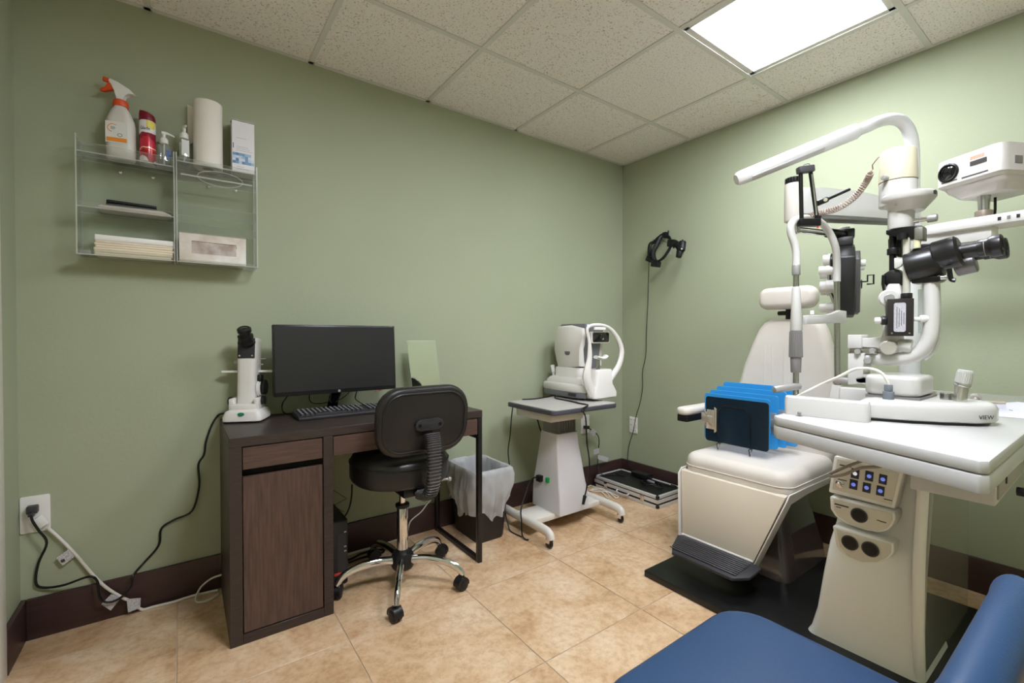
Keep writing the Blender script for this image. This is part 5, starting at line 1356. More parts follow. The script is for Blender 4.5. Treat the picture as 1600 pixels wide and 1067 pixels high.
mt_ = Vector(((PJ.x + pc2.x) / 2, (PJ.y + pc2.y) / 2, 0))
part(G().cyl((PJ.x, PJ.y, PJ.z - 0.008), (PJ.x, PJ.y, PJ.z + 0.02), 0.024, bev=0.003), 'mount_collar', mat('mount_brown_grey', (150, 136, 122), 0.4, metal=0.3), pj)
part(G().cyl((PJ.x, PJ.y, PJ.z + 0.018), (PJ.x, PJ.y, zb_ + 0.02), 0.015, 0.019), 'mount_ball', STEEL, pj)
part(G().tube([(PJ.x + 0.05, PJ.y - 0.015, PJ.z - 0.005), (PJ.x + 0.06, PJ.y - 0.02, PJ.z + 0.02), (PJ.x + 0.058, PJ.y - 0.02, zb_ + 0.01)], 0.004, 8, 4), 'power_lead', CORDB, pj)

# ================================================================== phoropter
PC = P(1313, 432, 1.82)
rv_ = ray(1312, 432); phx = Vector((rv_.x, rv_.y, 0)).normalized()      # width of the phoropter runs away from the camera
MH = frame(PC, phx, Vector((0, 0, 1)))          # local z points to the right of the view
if (MH.to_3x3() @ Vector((0, 0, 1))).dot(RT) < 0:
    MH = frame(PC, -phx, Vector((0, 0, 1)))
po = thing('phoropter', 'black phoropter with white dials hanging from the stand arm', 'phoropter', PC + Vector((0, 0, -0.17)))
g = G(MH)
def roundel(cx, cy, r, n=20): return [(cx + r * math.cos(2 * math.pi * k / n), cy + r * math.sin(2 * math.pi * k / n)) for k in range(n)]
ol_ = [(-0.13, -0.12), (-0.11, -0.16), (-0.03, -0.165), (-0.01, -0.12), (0.01, -0.12), (0.03, -0.165), (0.11, -0.16), (0.13, -0.12), (0.135, 0.06), (0.10, 0.10), (0.03, 0.12), (-0.03, 0.12), (-0.10, 0.10), (-0.135, 0.06)]
g.plate(ol_, 0.06, Matrix.Translation((0, 0, -0.015)), 0.006)
part(g, 'body', mat('phoropter_black', (34, 33, 33), 0.35, var=0.08), po)
g = G(MH); g.plate([(-0.10, -0.15), (0.10, -0.15), (0.12, 0.05), (0.09, 0.085), (-0.09, 0.085), (-0.12, 0.05)], 0.018, Matrix.Translation((0, 0, 0.043)), 0.004)
fcp = part(g, 'patient_plate', mat('phoropter_grey', (78, 77, 74), 0.4, var=0.06), po)
for sx in (-1, 1):
    part(G(MH).box((sx * 0.06 - 0.028, -0.1, 0.06), (sx * 0.06 + 0.028, 0.01, 0.0635), 0.001, 1), 'face_shield', mat('shield_pale', (208, 206, 198), 0.4), po)
    part(G(MH).lathe([(0.017, 0), (0.017, 0.004), (0.012, 0.005), (0.010, 0.001)], (sx * 0.06, -0.04, 0.0632), (0, 0, 1), 20), 'aperture', BLACKP, po)
    part(G(MH).cyl((sx * 0.06, 0.04, 0.055), (sx * 0.06, 0.04, 0.078), 0.014, bev=0.003), 'level_knob', WHITEP, po)
    for (yy, r, h, m_) in ((0.055, 0.034, 0.022, BLACKP), (0.06, 0.024, 0.045, WHITEP), (0.02, 0.02, 0.058, WHITEP), (-0.045, 0.026, 0.055, WHITEP), (-0.125, 0.017, 0.055, WHITEP)):
        prf = [(r, 0), (r, h * 0.6), (r * 0.86, h * 0.62), (r * 0.86, h - 0.003), (r * 0.7, h)]
        part(G(MH).lathe(prf, (sx * 0.075, yy, -0.012), (0, 0, -1), 20), 'dial', m_, po)
    part(G(MH).tube([(sx * 0.075, 0.03, -0.03), (sx * 0.075, 0.0, -0.035), (sx * 0.075, -0.06, -0.032), (sx * 0.075, -0.1, -0.02)], 0.006, 8, 4), 'dial_lever', CHROME, po)
part(G(MH).tube([(-0.1, -0.035, 0.06), (-0.1, -0.035, 0.082), (-0.1, -0.012, 0.082), (-0.1, -0.012, 0.1), (-0.1, -0.045, 0.1), (-0.1, -0.045, 0.08)], 0.0035, 6, 1, smooth=False), 'card_clip', BLACKM, po)
g = G(MH); g.box((-0.05, 0.115, -0.012), (0.05, 0.15, 0.04), 0.005).box((-0.025, 0.15, 0.0), (0.025, 0.185, 0.045), 0.005)
tbk = part(g, 'top_bracket', mat('bracket_dark', (50, 49, 48), 0.4), po)
part(G(MH).cyl((0, 0.18, 0.01), (0, 0.196, 0.01), 0.02, bev=0.003), 'bracket_knob', WHITEP, tbk)
HB = Vector((HD.x, HD.y, HD.z - 0.085))
dz_ = (MH @ Vector((0, 0.165, 0.02)))
part(G().cyl(HB + Vector((0, 0, 0.002)), Vector((HB.x, HB.y, dz_.z - 0.018)), 0.012), 'hanger_post', STEEL, po)
part(G().cyl(Vector((HB.x, HB.y, dz_.z - 0.015)), Vector((HB.x, HB.y, dz_.z + 0.022)), 0.021, bev=0.003), 'hanger_clamp', STEEL, po)
part(G().cyl(Vector((HB.x, HB.y, dz_.z)), dz_, 0.0125), 'hanger_rod', CHROME, po)
part(G().cyl(Vector((HB.x, HB.y, dz_.z)) + (dz_ - Vector((HB.x, HB.y, dz_.z))) * 0.62, dz_, 0.018, bev=0.002), 'rod_sleeve', BLACKM, po)

# ================================================================== slit lamp
SXp = -1.13
def S(a, b, dx=0.0): return PX(a, b, SXp + dx)
sl_ = thing('slit_lamp', 'white slit lamp with black microscope and chin rest on the instrument table', 'slit lamp', (SXp, -2.0, ZI))
SLW = mat('slit_lamp_white', (208, 205, 201), 0.3, coat=0.35, var=0.015)
# cross-slide base
nose = [(-1.295, -1.945), (-1.262, -2.02), (-1.215, -2.095), (-1.165, -2.15), (-1.125, -2.172), (-1.085, -2.172), (-1.045, -2.15), (-1.005, -2.09), (-0.985, -2.02), (-0.975, -1.945), (-0.99, -1.925), (-1.28, -1.925)]
g = G()
cxn, cyn = -1.13, -2.04
g.loft([[(cxn + (x - cxn) * k, cyn + (y - cyn) * k, ZI + z) for x, y in nose] for k, z in ((0.93, 0.007), (0.99, 0.010), (1.0, 0.015), (1.0, 0.04), (0.97, 0.05), (0.9, 0.056), (0.8, 0.058))])
bs = part(g, 'slide_base', SLW, sl_)
part(G().prism([(cxn + (x - cxn) * 0.9, cyn + (y - cyn) * 0.9, ZI + 0.0008) for x, y in nose], (0, 0, 0.008)), 'slide_plate', BLACKM, sl_)
tdir = Vector((-1.165, -2.15, 0)) - Vector((-1.215, -2.095, 0))
text('VIEW', frame(Vector((-1.1535, -2.1585, ZI + 0.024)) + Vector((-0.0009, -0.0007, 0)), Vector((0.55, -0.42, 0)), (0, 0, 1)), 0.014, BLACKP, bs, 'lettering', 1.1)
# rail covers
for x, y0, y1, rot in ((-1.325, -1.965, -1.765, 0.14), (-0.945, -1.965, -1.775, 0.0)):
    M_ = rotz((x, (y0 + y1) / 2, ZI + 0.0005), rot)
    g = G(M_); g.loft([[(xx, yy, z) for xx, yy in rrect(w, (y1 - y0) - (0.045 - w) * 0.3, 0.012, 4)] for w, z in ((0.045, 0), (0.045, 0.04), (0.04, 0.05), (0.03, 0.053))])
    part(g, 'rail_cover', SLW, sl_)
part(G().cyl((-1.30, -1.9, ZI + 0.026), (-0.965, -1.9, ZI + 0.026), 0.012), 'slide_axle', STEEL, sl_)
g = G(); g.pillow(0.17, 0.125, 0.056, 0.03, 0.012, Matrix.Translation((-1.13, -1.98, ZI + 0.064)))
part(g, 'upper_slide', SLW, sl_)
part(G().box((-1.215, -2.045, ZI + 0.056), (-1.045, -1.925, ZI + 0.064)), 'slide_gap', GREYP, sl_)
j0 = S(1499, 634, -0.01); j1 = S(1503, 603, -0.01); j2 = S(1504, 601, -0.01); j3 = S(1509, 578, -0.01)
jz = part(G().cyl(j0 + (j0 - j1) * 0.6, j1, 0.0125, 0.0145), 'joystick', mat('joystick_metal', (206, 204, 196), 0.22, metal=0.85), sl_)
part(G().cyl(j1, j2 + (j3 - j2) * 0.1, 0.018, bev=0.001), 'joystick_ring', CHROME, jz)
g = G(); g.cyl(j2, j3, 0.0155, 0.0155, 20, 0.003)
axj, uj, vj = g._basis(j3 - j2)
for k in range(24):
    a = 2 * math.pi * k / 24; o_ = uj * (0.0155 * math.cos(a)) + vj * (0.0155 * math.sin(a))
    g.cyl(j2 + o_ + axj * 0.006, j3 + o_ - axj * 0.006, 0.0016, seg=5)
part(g, 'joystick_grip', mat('joystick_grip', (226, 226, 222), 0.25, metal=0.5), jz)
# grey plug and cable on the base
pgp = S(1388, 626, -0.11)
part(G().cyl(pgp + Vector((0, 0, -0.02)), pgp + Vector((0, 0, 0.026)), 0.0125, bev=0.002).cyl(pgp + Vector((0, 0, 0.026)), pgp + Vector((0, 0, 0.044)), 0.0095, bev=0.002), 'cable_plug', mat('plug_blue_grey', (112, 118, 126), 0.5), sl_)
part(G().tube([pgp + Vector((0, 0, 0.042)), S(1386, 594, -0.11), S(1376, 582, -0.11), S(1358, 576, -0.11), S(1335, 577, -0.11), S(1310, 589, -0.12), S(1280, 602, -0.12), S(1256, 614, -0.14), S(1240, 622, -0.14)], 0.0042, 8, 6), 'lamp_cable', CORDW, sl_)
# pivot column and arms
def col(a0, b0, a1, b1, w, name, m, dx=0.0, parent=sl_, bev=0.004):
    """Vertical round or boxy piece from pixel (a0,b0) up to (a1,b1), half width w metres."""
    return part(G().cyl(S(a0, b0, dx), S(a1, b1, dx), w, bev=bev), name, m, parent)
def qd(pxs, w, name, m, dx=0.0, parent=sl_, bev=0.003, lab=None):
    """Outline drawn on the lamp's mid plane, thickened to both sides by w metres."""
    return part(G().prism([S(a, b, dx) - Vector((w, 0, 0)) for a, b in pxs], (2 * w, 0, 0), bev), name, m, parent, lab)
qd([(1330, 523), (1352, 523), (1352, 544), (1330, 544)], 0.032, 'pivot_head', SLW)
qd([(1331, 543), (1374, 543), (1374, 553), (1331, 553)], 0.022, 'pivot_clip', STEEL)
qd([(1330, 552), (1356, 552), (1356, 572), (1352, 586), (1370, 590), (1366, 598), (1330, 600)], 0.03, 'pivot_foot', SLW)
qd([(1340, 590), (1352, 584), (1368, 583), (1368, 606), (1359, 600), (1352, 596), (1343, 597)], 0.03, 'pivot_bracket', SLW)
qd([(1345, 529), (1383, 528), (1386, 516), (1386, 475), (1403, 475), (1408, 520), (1412, 546), (1392, 552), (1376, 545), (1372, 541), (1345, 543)], 0.024, 'lamp_arm', SLW)
armp = [S(1338, 560), S(1370, 560), S(1400, 561), S(1424, 557), S(1442, 546), S(1453, 526), S(1456, 495), S(1456, 470), S(1455, 440)]
part(G().tube(armp, 0.0185, 12, 5, flat=1.15), 'microscope_arm', SLW, sl_)
part(G().tube([S(1466, 510, 0.02), S(1466, 530, 0.02), S(1458, 550, 0.02), S(1445, 562, 0.02)], 0.0035, 8, 4), 'arm_cable_cover', WHITE, sl_)
sx_ = Vector((-1, 0, 0))
def disc(a, b, r, t, name, m, dx=0.0, parent=sl_):
    c = S(a, b, dx)
    return part(G().lathe([(r * 0.8, 0), (r, t * 0.15), (r, t * 0.8), (r * 0.85, t), (r * 0.4, t * 0.97)], c, (sx_ + Vector((0, -0.25, 0))).normalized(), 24), name, m, parent)
disc(1388, 543, 0.0205, 0.03, 'clamp_knob', mat('knob_silver', (208, 202, 194), 0.3, metal=0.6), -0.024)
disc(1356, 563, 0.010, 0.02, 'lock_knob', LGREY, -0.03)
disc(1340, 549, 0.008, 0.016, 'lock_knob', LGREY, -0.024)
disc(1363, 548, 0.008, 0.014, 'lock_knob', LGREY, -0.024)
part(G().cyl(S(1402, 538, -0.015), S(1425, 541, -0.01), 0.017, 0.02, bev=0.004), 'slit_width_knob', SLW, sl_)
dw = disc(1389, 466, 0.024, 0.02, 'tilt_dial', SLW, -0.02)
disc(1389.5, 466, 0.012, 0.01, 'dial_hub', LGREY, -0.04, dw)
qd([(1386, 476), (1386, 452), (1392, 444), (1409, 444), (1412, 456), (1412, 478)], 0.022, 'mirror_block', SLW)
# power box with label
bc0, bc1 = S(1393, 467, -0.05), S(1422, 525, -0.05)
MB_ = frame((bc0 + bc1) / 2, (0.45, -1, 0), (0, 0, 1))
hw, hh = 0.0285, abs(bc0.z - bc1.z) / 2
pb = part(G(MB_).box((-hw, -hh, -0.032), (hw, hh, 0.0), 0.002), 'illumination_box', mat('box_dark_brown', (44, 38, 38), 0.35, var=0.05), sl_)
part(G(MB_).plate(rrect(0.026, hh * 1.55, 0.005, 3), 0.0008, Matrix.Translation((-0.002, 0.0, 0.0))), 'rating_plate', mat('rating_plate', (205, 202, 208), 0.4, var=0.2, vscale=300, dark=(176, 172, 180)), pb)
for k in range(4):
    part(G(MB_).box((-0.009 + k * 0.005, -hh * 0.6 + 0.004 * k, 0.0008), (-0.0078 + k * 0.005, hh * (0.55 - 0.1 * k), 0.0012)), 'print_line', INK, pb)
for sx in (-1, 1):
    part(G(MB_).cyl((sx * 0.019, -hh + 0.008, 0), (sx * 0.019, -hh + 0.008, 0.0015), 0.0025, seg=10), 'box_screw', CHROME, pb)
part(G(MB_).cyl((-hw, -0.008, -0.014), (-hw - 0.012, -0.008, -0.014), 0.013, bev=0.002), 'box_dial', BLACKP, pb)
part(G(MB_).cyl((-hw - 0.012, -0.008, -0.014), (-hw - 0.027, -0.008, -0.014), 0.009, bev=0.003), 'box_knob', WHITEP, pb)
part(G(MB_).cyl((hw, -0.006, -0.014), (hw + 0.034, -0.004, -0.014), 0.006).cyl((hw + 0.014, -0.005, -0.014), (hw + 0.034, -0.004, -0.014), 0.010, bev=0.003), 'box_knob', WHITEP, pb)
part(G(MB_).lathe([(0.007, 0), (0.007, 0.002), (0.004, 0.003)], (hw, hh - 0.013, -0.012), (1, 0, 0), 16), 'side_lamp', WHITEP, pb)
# rods and optics tower
part(G().cyl(S(1395, 452), S(1395, 360), 0.0085), 'guide_rod', BLACKM, sl_)
part(G().cyl(S(1416.5, 466, -0.02), S(1416.5, 372, -0.02), 0.0085), 'guide_rod', mat('rod_satin', (214, 211, 200), 0.3, metal=0.3), sl_)
part(G().cyl(S(1416.5, 468, -0.02), S(1416.5, 458, -0.02), 0.013, bev=0.002), 'rod_collar', BLACKP, sl_)
part(G().cyl(S(1396, 398), S(1396, 388), 0.015, bev=0.002), 'rod_collar', BLACKP, sl_)
qd([(1389, 374), (1410, 371), (1410, 402), (1404, 402), (1398, 398), (1390, 398)], 0.012, 'prism_frame', BLACKP, 0.02)
qd([(1382, 430), (1391, 424), (1406, 421), (1411, 430), (1411, 446), (1382, 446)], 0.018, 'mirror_housing', BLACKP)
qd([(1380, 430), (1386, 430), (1386, 455), (1382, 456), (1380, 445)], 0.018, 'mirror_shield', BLACKG, -0.012)
qd([(1398, 403), (1412, 405), (1414, 411), (1408, 416), (1402, 420), (1398, 420)], 0.008, 'filter_lever', mat('lever_pale', (212, 212, 206), 0.35), -0.02)
qd([(1388, 361), (1412, 357), (1442, 353), (1445, 355), (1445, 376), (1412, 374), (1388, 368)], 0.024, 'prism_head', BLACKM)
qd([(1431, 357), (1445, 355), (1445, 376), (1431, 376)], 0.018, 'prism_cover', mat('cover_olive_grey', (120, 118, 108), 0.4, metal=0.3), -0.012)
part(G().cyl(S(1410, 374, -0.03), S(1410, 365, -0.03), 0.012), 'rod_clamp', BLACKP, sl_)
part(G().cyl(S(1433, 388, -0.02), S(1433, 374, -0.02), 0.008), 'prism_pin', mat('amber_plastic', (214, 208, 170), 0.3), sl_)
qd([(1426, 394), (1432, 386), (1444, 382), (1470, 380), (1474, 388), (1430, 396)], 0.02, 'optic_bracket', BLACKM)
# lamp housing
cz = lambda a, b: S(a, b)
zt_, zm_, zc_, zn_, zn2 = S(1403, 236).z, S(1403, 284).z, S(1403, 322).z, S(1406, 330).z, S(1408, 358).z
hx = S(1403, 290)
part(G().lathe([(0.0385, zt_ - 0.0), (0.041, zt_ - 0.004), (0.0445, zm_ + 0.004), (0.0445, zm_)][::-1] + [(0.034, zt_ + 0.003), (0.015, zt_ + 0.005)], (hx.x, hx.y, 0), (0, 0, 1), 36), 'lamp_cap', HOUSING, sl_)
part(G().lathe([(0.0425, zc_), (0.0435, zc_ + 0.004), (0.0435, zm_ - 0.003), (0.04, zm_)], (hx.x, hx.y, 0), (0, 0, 1), 36), 'lamp_body', SLW, sl_)
part(G().cyl((hx.x - 0.038, hx.y + 0.014, zm_ + 0.006), (hx.x - 0.056, hx.y + 0.02, zm_ + 0.006), 0.007, bev=0.002), 'cap_screw', LGREY, sl_)
cyc = (S(1376, 315).y + S(1464, 315).y) / 2; crr = abs(S(1376, 315).y - S(1464, 315).y) / 2
zd = S(1440, 302).z
g = G(); g.lathe([(0.036, zd - 0.045), (crr * 0.93, zd - 0.018), (crr, zd - 0.012), (crr, zd - 0.001), (crr - 0.004, zd + 0.003)], (hx.x, cyc, 0), (0, 0, 1), 36, 1.0, 1.0)
part(g, 'turret_disc', SLW, sl_)
part(G().box((hx.x - 0.02, cyc - crr - 0.001, zd - 0.012), (hx.x - 0.006, cyc - crr + 0.006, zd - 0.002)), 'turret_mark', BLACKP, sl_)
hn = S(1408, 340)
part(G().cyl((hn.x, hn.y, zn2), (hn.x, hn.y, zn_ + 0.01), 0.03, bev=0.003), 'lamp_neck', SLW, sl_)
part(G().lathe([(0.003, 0), (0.003, 0.002)], (hn.x - 0.052, hn.y, zd - 0.03), (-1, 0, 0), 8), 'neck_screw', STEEL, sl_)
lv0, lv1 = S(1428, 345, -0.02), S(1462, 340, -0.02)
part(G().cyl(lv0, lv1, 0.0055), 'filter_rod', CHROME, sl_)
part(G().cyl(lv0 + (lv1 - lv0) * 0.62, lv1 + (lv1 - lv0) * 0.08, 0.0105, bev=0.002), 'filter_knob', LGREY, sl_)
# microscope
m0, m1, m2, m3, m4 = S(1419, 419), S(1470, 406), S(1462, 402), S(1503, 391), S(1566, 383)
ma_ = (m3 - m0).normalized()
MIC = mat('microscope_black', (26, 24, 25), 0.35, var=0.08, coat=0.1)
part(G().lathe([(0.042, 0), (0.046, 0.004), (0.046, (m1 - m0).length - 0.004), (0.043, (m1 - m0).length)], m0, m1 - m0, 32), 'microscope_body', MIC, sl_)
L2 = (m3 - m2).length
part(G().lathe([(0.038, 0), (0.041, 0.003), (0.041, L2 - 0.022), (0.0415, L2 - 0.02), (0.041, L2 - 0.006), (0.034, L2)], m2 + Vector((-0.008, 0, 0)), m3 - m2, 32), 'magnification_drum', MIC, sl_)
for dx in (-0.008, 0.058):
    e0 = m3 + Vector((dx, 0, 0)) - ma_ * 0.02; e1 = m4 + Vector((dx, 0, 0))
    ed = (e1 - e0).normalized(); EL = (e1 - e0).length
    tb_ = part(G().lathe([(0.020, 0), (0.020, EL * 0.55), (0.0225, EL * 0.56), (0.0225, EL * 0.74), (0.025, EL * 0.78), (0.0275, EL * 0.84), (0.0275, EL), (0.0245, EL + 0.003), (0.02, EL + 0.001), (0.017, EL - 0.008)], e0, ed, 30), 'eyepiece', MIC, sl_)
    part(G().lathe([(0.017, 0), (0.012, 0.002), (0.003, 0.003)], e0 + ed * (EL - 0.006), ed, 24), 'eyepiece_lens', GLASSD, tb_)
    part(G().lathe([(0.0226, 0), (0.0229, 0.0005), (0.0229, 0.0012), (0.0226, 0.0016)], e0 + ed * (EL * 0.68), ed, 30), 'dioptre_ring', GREYP, tb_)
part(G().lathe([(0.022, 0), (0.026, 0.003), (0.026, 0.04), (0.022, 0.043)], S(1492, 418, 0.06), m3 - m2, 28), 'beam_splitter_port', mat('port_grey', (126, 122, 122), 0.35, metal=0.4), sl_)
qd([(1426, 437), (1440, 434), (1470, 430), (1476, 432), (1476, 437), (1470, 441), (1428, 444)], 0.024, 'dovetail_mount', BLACKM)
part(G().tube([S(1483, 420, -0.03), S(1485, 432, -0.03), S(1487, 437, -0.03), S(1493, 438, -0.03)], 0.0055, 8, 4), 'change_lever', BLACKM, sl_)
part(G().cyl(S(1470, 434, -0.03), S(1480, 433, -0.03), 0.006), 'dovetail_screw', STEEL, sl_)
part(G().cyl(S(1441, 452, 0.02), S(1441, 520, 0.02), 0.009), 'observation_rod', clear_mat('acrylic_rod', (0.9, 0.92, 0.9), 1.5, 0.35, (0.8, 0.82, 0.8), 0.1), sl_)
# head and chin rest
dL, dR = 1.46, 1.62
hl = [P(1244, 424, dL), P(1244.5, 400, dL), P(1242, 382, dL), P(1236.5, 366, dL), P(1236, 352, dL), P(1244, 343, dL + 0.015), P(1262, 341, dL + 0.07), P(1280, 346, dL + 0.11), P(1295, 362, dL + 0.14), P(1305, 385, dR - 0.01), P(1307.5, 410, dR), P(1307.5, 440, dR)]
part(G().tube(hl, 0.0115, 12, 6), 'headrest_bow', SLW, sl_)
bL, bR = P(1243.5, 640, dL), P(1308, 622, dR)
part(G().cyl(P(1243.5, 636, dL), P(1244, 420, dL), 0.0085), 'headrest_post', STEEL, sl_)
part(G().cyl(P(1308.5, 612, dR), P(1307.5, 436, dR), 0.0095), 'headrest_post', STEEL, sl_)
part(G().cyl(P(1244, 430, dL), P(1244, 414, dL), 0.012, bev=0.002), 'post_clamp', LGREY, sl_)
part(G().cyl(P(1244, 517, dL), P(1244, 448, dL), 0.0175, 0.0115, bev=0.003), 'post_sleeve', SLW, sl_)
g = G(); g.cyl(P(1243.5, 558, dL), P(1243.5, 516, dL), 0.0185, 0.0165, bev=0.003)
for k in range(18):
    a = 2 * math.pi * k / 18; c = P(1243.5, 558, dL); c2 = P(1243.5, 518, dL); o_ = Vector((0.017 * math.cos(a), 0.017 * math.sin(a), 0))
    g.cyl(c + o_ * 1.06, c2 + o_ * 0.95, 0.0022, seg=5)
part(g, 'height_adjuster', GREYP, sl_, 'ribbed grey chin rest height knob')
part(G().cyl(P(1243.5, 582, dL), P(1243.5, 557, dL), 0.0145, 0.016, bev=0.002), 'adjuster_collar', GREYP, sl_)
bar0, bar1 = P(1254, 497, dL + 0.02), P(1316, 494, dR + 0.0)
up_ = Vector((0, 0, 1)); n_b = (bar1 - bar0).cross(up_).normalized()
g = G(); o1 = bar0 + up_ * 0.017; 
g.prism([bar0 - up_ * 0.02, bar1 - up_ * 0.024, bar1 + up_ * 0.018, bar0.lerp(bar1, 0.82) + up_ * 0.022, bar0.lerp(bar1, 0.66) + up_ * 0.012, bar0.lerp(bar1, 0.5) + up_ * 0.007, bar0 + up_ * 0.009], n_b * 0.014, 0.002)
part(g, 'chin_rest', SLW, sl_)
part(G().cyl(P(1269, 491, dL + 0.03), P(1269, 485, dL + 0.03), 0.006), 'chin_pin', WHITEP, sl_)
part(G().cyl(P(1209, 609, dL - 0.02), P(1249, 603, dL), 0.0105, 0.0115, bev=0.003), 'hand_grip', LGREY, sl_)
part(G().cyl(P(1304, 594, dR), P(1336, 595, dR - 0.05), 0.0125, 0.009, bev=0.003).cyl(P(1308.5, 600, dR), P(1308.5, 590, dR), 0.013, bev=0.002), 'hand_grip', LGREY, sl_)
g = G(); c = P(1308.5, 626, dR); c.z = ZI + 0.0005
g.loft([[(c.x + x, c.y + y, z) for x, y in rrect(w, w, 0.006, 3)] for w, z in ((0.042, ZI + 0.0005), (0.04, ZI + 0.03), (0.03, ZI + 0.05), (0.028, ZI + 0.055))])
part(g, 'post_foot', SLW, sl_)
g = G(); c = P(1243.5, 640, dL); c.z = ZI + 0.0005
g.box((c.x - 0.02, c.y - 0.02, ZI + 0.0005), (c.x + 0.02, c.y + 0.02, ZI + 0.03), 0.004)
part(g, 'post_foot', SLW, sl_)
# fixation lamp arm and coiled lead
dF = dL + 0.0
def F(a, b, d_=0.0): return P(a, b, dF + d_)
part(G().cyl(F(1252.5, 342), F(1251, 272), 0.0062), 'fixation_arm', BLACKM, sl_)
part(G().cyl(F(1266.5, 270), F(1276.5, 342), 0.0062), 'fixation_arm', BLACKM, sl_)
part(G().cyl(F(1268.5, 272, -0.008), F(1276, 336, -0.008), 0.0022), 'arm_highlight_rod', CHROME, sl_)
part(G().box(Vector((-0.025, -0.012, -0.011)), Vector((0.025, 0.012, 0.011)), 0.004, M=frame(F(1258.5, 265), RT + Vector((0, 0, 0.12)), FW)), 'hinge_block', DGREY, sl_)
part(G().box(Vector((-0.033, -0.012, -0.012)), Vector((0.033, 0.012, 0.012)), 0.004, M=frame(F(1264, 348), RT, FW)), 'hinge_block', BLACKM, sl_)
part(G().cyl(F(1278.5, 338), F(1278, 352), 0.0095, 0.005), 'fixation_tip', BLACKP, sl_)
part(G().cyl(F(1278, 352), F(1278, 356), 0.003), 'fixation_light', mat('fixation_red', (226, 70, 40), 0.4, emit=(240, 80, 40), estr=0.6), sl_, 'tiny red fixation light')
part(G().tube([F(1253, 262), F(1257, 257), F(1264, 256), F(1267, 261)], 0.0012, 6, 4), 'arm_wire', BLACKM, sl_)
part(G().cyl(P(1276, 318, 1.55), P(1292, 311.5, 1.56), 0.010, bev=0.002).cyl(P(1292, 311.5, 1.56), P(1327, 296, 1.58), 0.0052), 'target_wand', BLACKP, sl_)
part(G().cyl(P(1290, 312, 1.545), P(1290, 312, 1.535), 0.006), 'wand_screw', mat('wand_screw', (210, 206, 180), 0.3, metal=0.4), sl_)
cen = spline([P(1262, 338, 1.53), P(1285, 332, 1.52), P(1310, 325, 1.48), P(1335, 308, 1.44), P(1352, 286, 1.40), P(1360, 270, 1.37)], 30)
pts = []
for i in range(len(cen) - 1):
    t = (cen[i + 1] - cen[i]).normalized(); u = t.orthogonal().normalized() if i == 0 else (u - t * u.dot(t)).normalized(); v = t.cross(u)
    for k in range(3):
        a = (i * 3 + k) / 13.0 * 2 * math.pi
        pts.append(cen[i] + (cen[i + 1] - cen[i]) * (k / 3) + u * (0.0085 * math.cos(a)) + v * (0.0085 * math.sin(a)))
pts += [P(1364, 264, 1.37), P(1363, 258, 1.36), P(1372, 246, 1.34), P(1388, 239, 1.32), P(1408, 236, 1.31)]
part(G().tube(pts, 0.0019, 6, 1, smooth=False), 'coiled_lead', mat('coil_taupe', (166, 148, 136), 0.5, var=0.05), sl_, 'taupe coiled lead to the lamp cap')

# ---- small things on the white instrument table
solo(G().lathe([(0.0125, 0), (0.0135, 0.001), (0.0135, 0.019), (0.0125, 0.02), (0.010, 0.019)], PZ(1479, 625, ZI + 0.0565), (0, 0, 1), 24), 'steel_ring', STEEL, 'small steel cylinder on the slit lamp base behind the joystick', 'cylinder')
ppn = [PZ(1530, 632, ZI + 0.0006), PZ(1553, 650, ZI + 0.0006), PZ(1640, 657, ZI + 0.0006), PZ(1640, 632, ZI + 0.0006), PZ(1590, 628, ZI + 0.0006)]
pp_ = thing('paper_sheet', 'white paper sheet with faint print on the instrument table', 'paper', ppn[1])
ps = part(G().prism(ppn, (0, 0, 0.0006)), 'sheet', mat('paper_cool_white', (228, 226, 238), 0.7), pp_)
for k in range(4):
    p0 = PZ(1548, 632.5 + k * 1.8, ZI + 0.0013); p1 = PZ(1572, 634 + k * 1.8, ZI + 0.0013)
    part(G().tube([p0, p1], 0.0009, 4, 1, smooth=False), 'print_line', mat('faint_print', (178, 176, 194), 0.6), ps)
part(G().tube([PZ(1577, 640.5, ZI + 0.0015), PZ(1582, 641.5, ZI + 0.0015)], 0.0008, 6, 1, smooth=False), 'print_mark', INK, ps)
solo(G().cyl(PZ(1522, 628, ZI + 0.007), PZ(1571, 629.5, ZI + 0.007), 0.006, 0.004, 10, 0.001), 'stylus', mat('beige_stylus', (206, 192, 172), 0.45), 'beige pen lying beside the paper on the instrument table', 'pen')
cord('white_lead', [PZ(1512, 622, ZI + 0.006), PZ(1518, 621, ZI + 0.02), PZ(1520, 618, ZI + 0.032), PZ(1526, 618, ZI + 0.03), PZ(1530, 622, ZI + 0.01), PZ(1524, 623, ZI + 0.006), PZ(1519, 621.5, ZI + 0.008)], 0.006, CORDW, 'white coiled lead behind the joystick on the instrument table')
part(G().cyl(PZ(1458.5, 620, ZI + 0.05), PZ(1458.5, 620, ZI + 0.05) + Vector((0, 0, 0.018)), 0.006, bev=0.002), 'lock_peg', HOUSING, sl_)

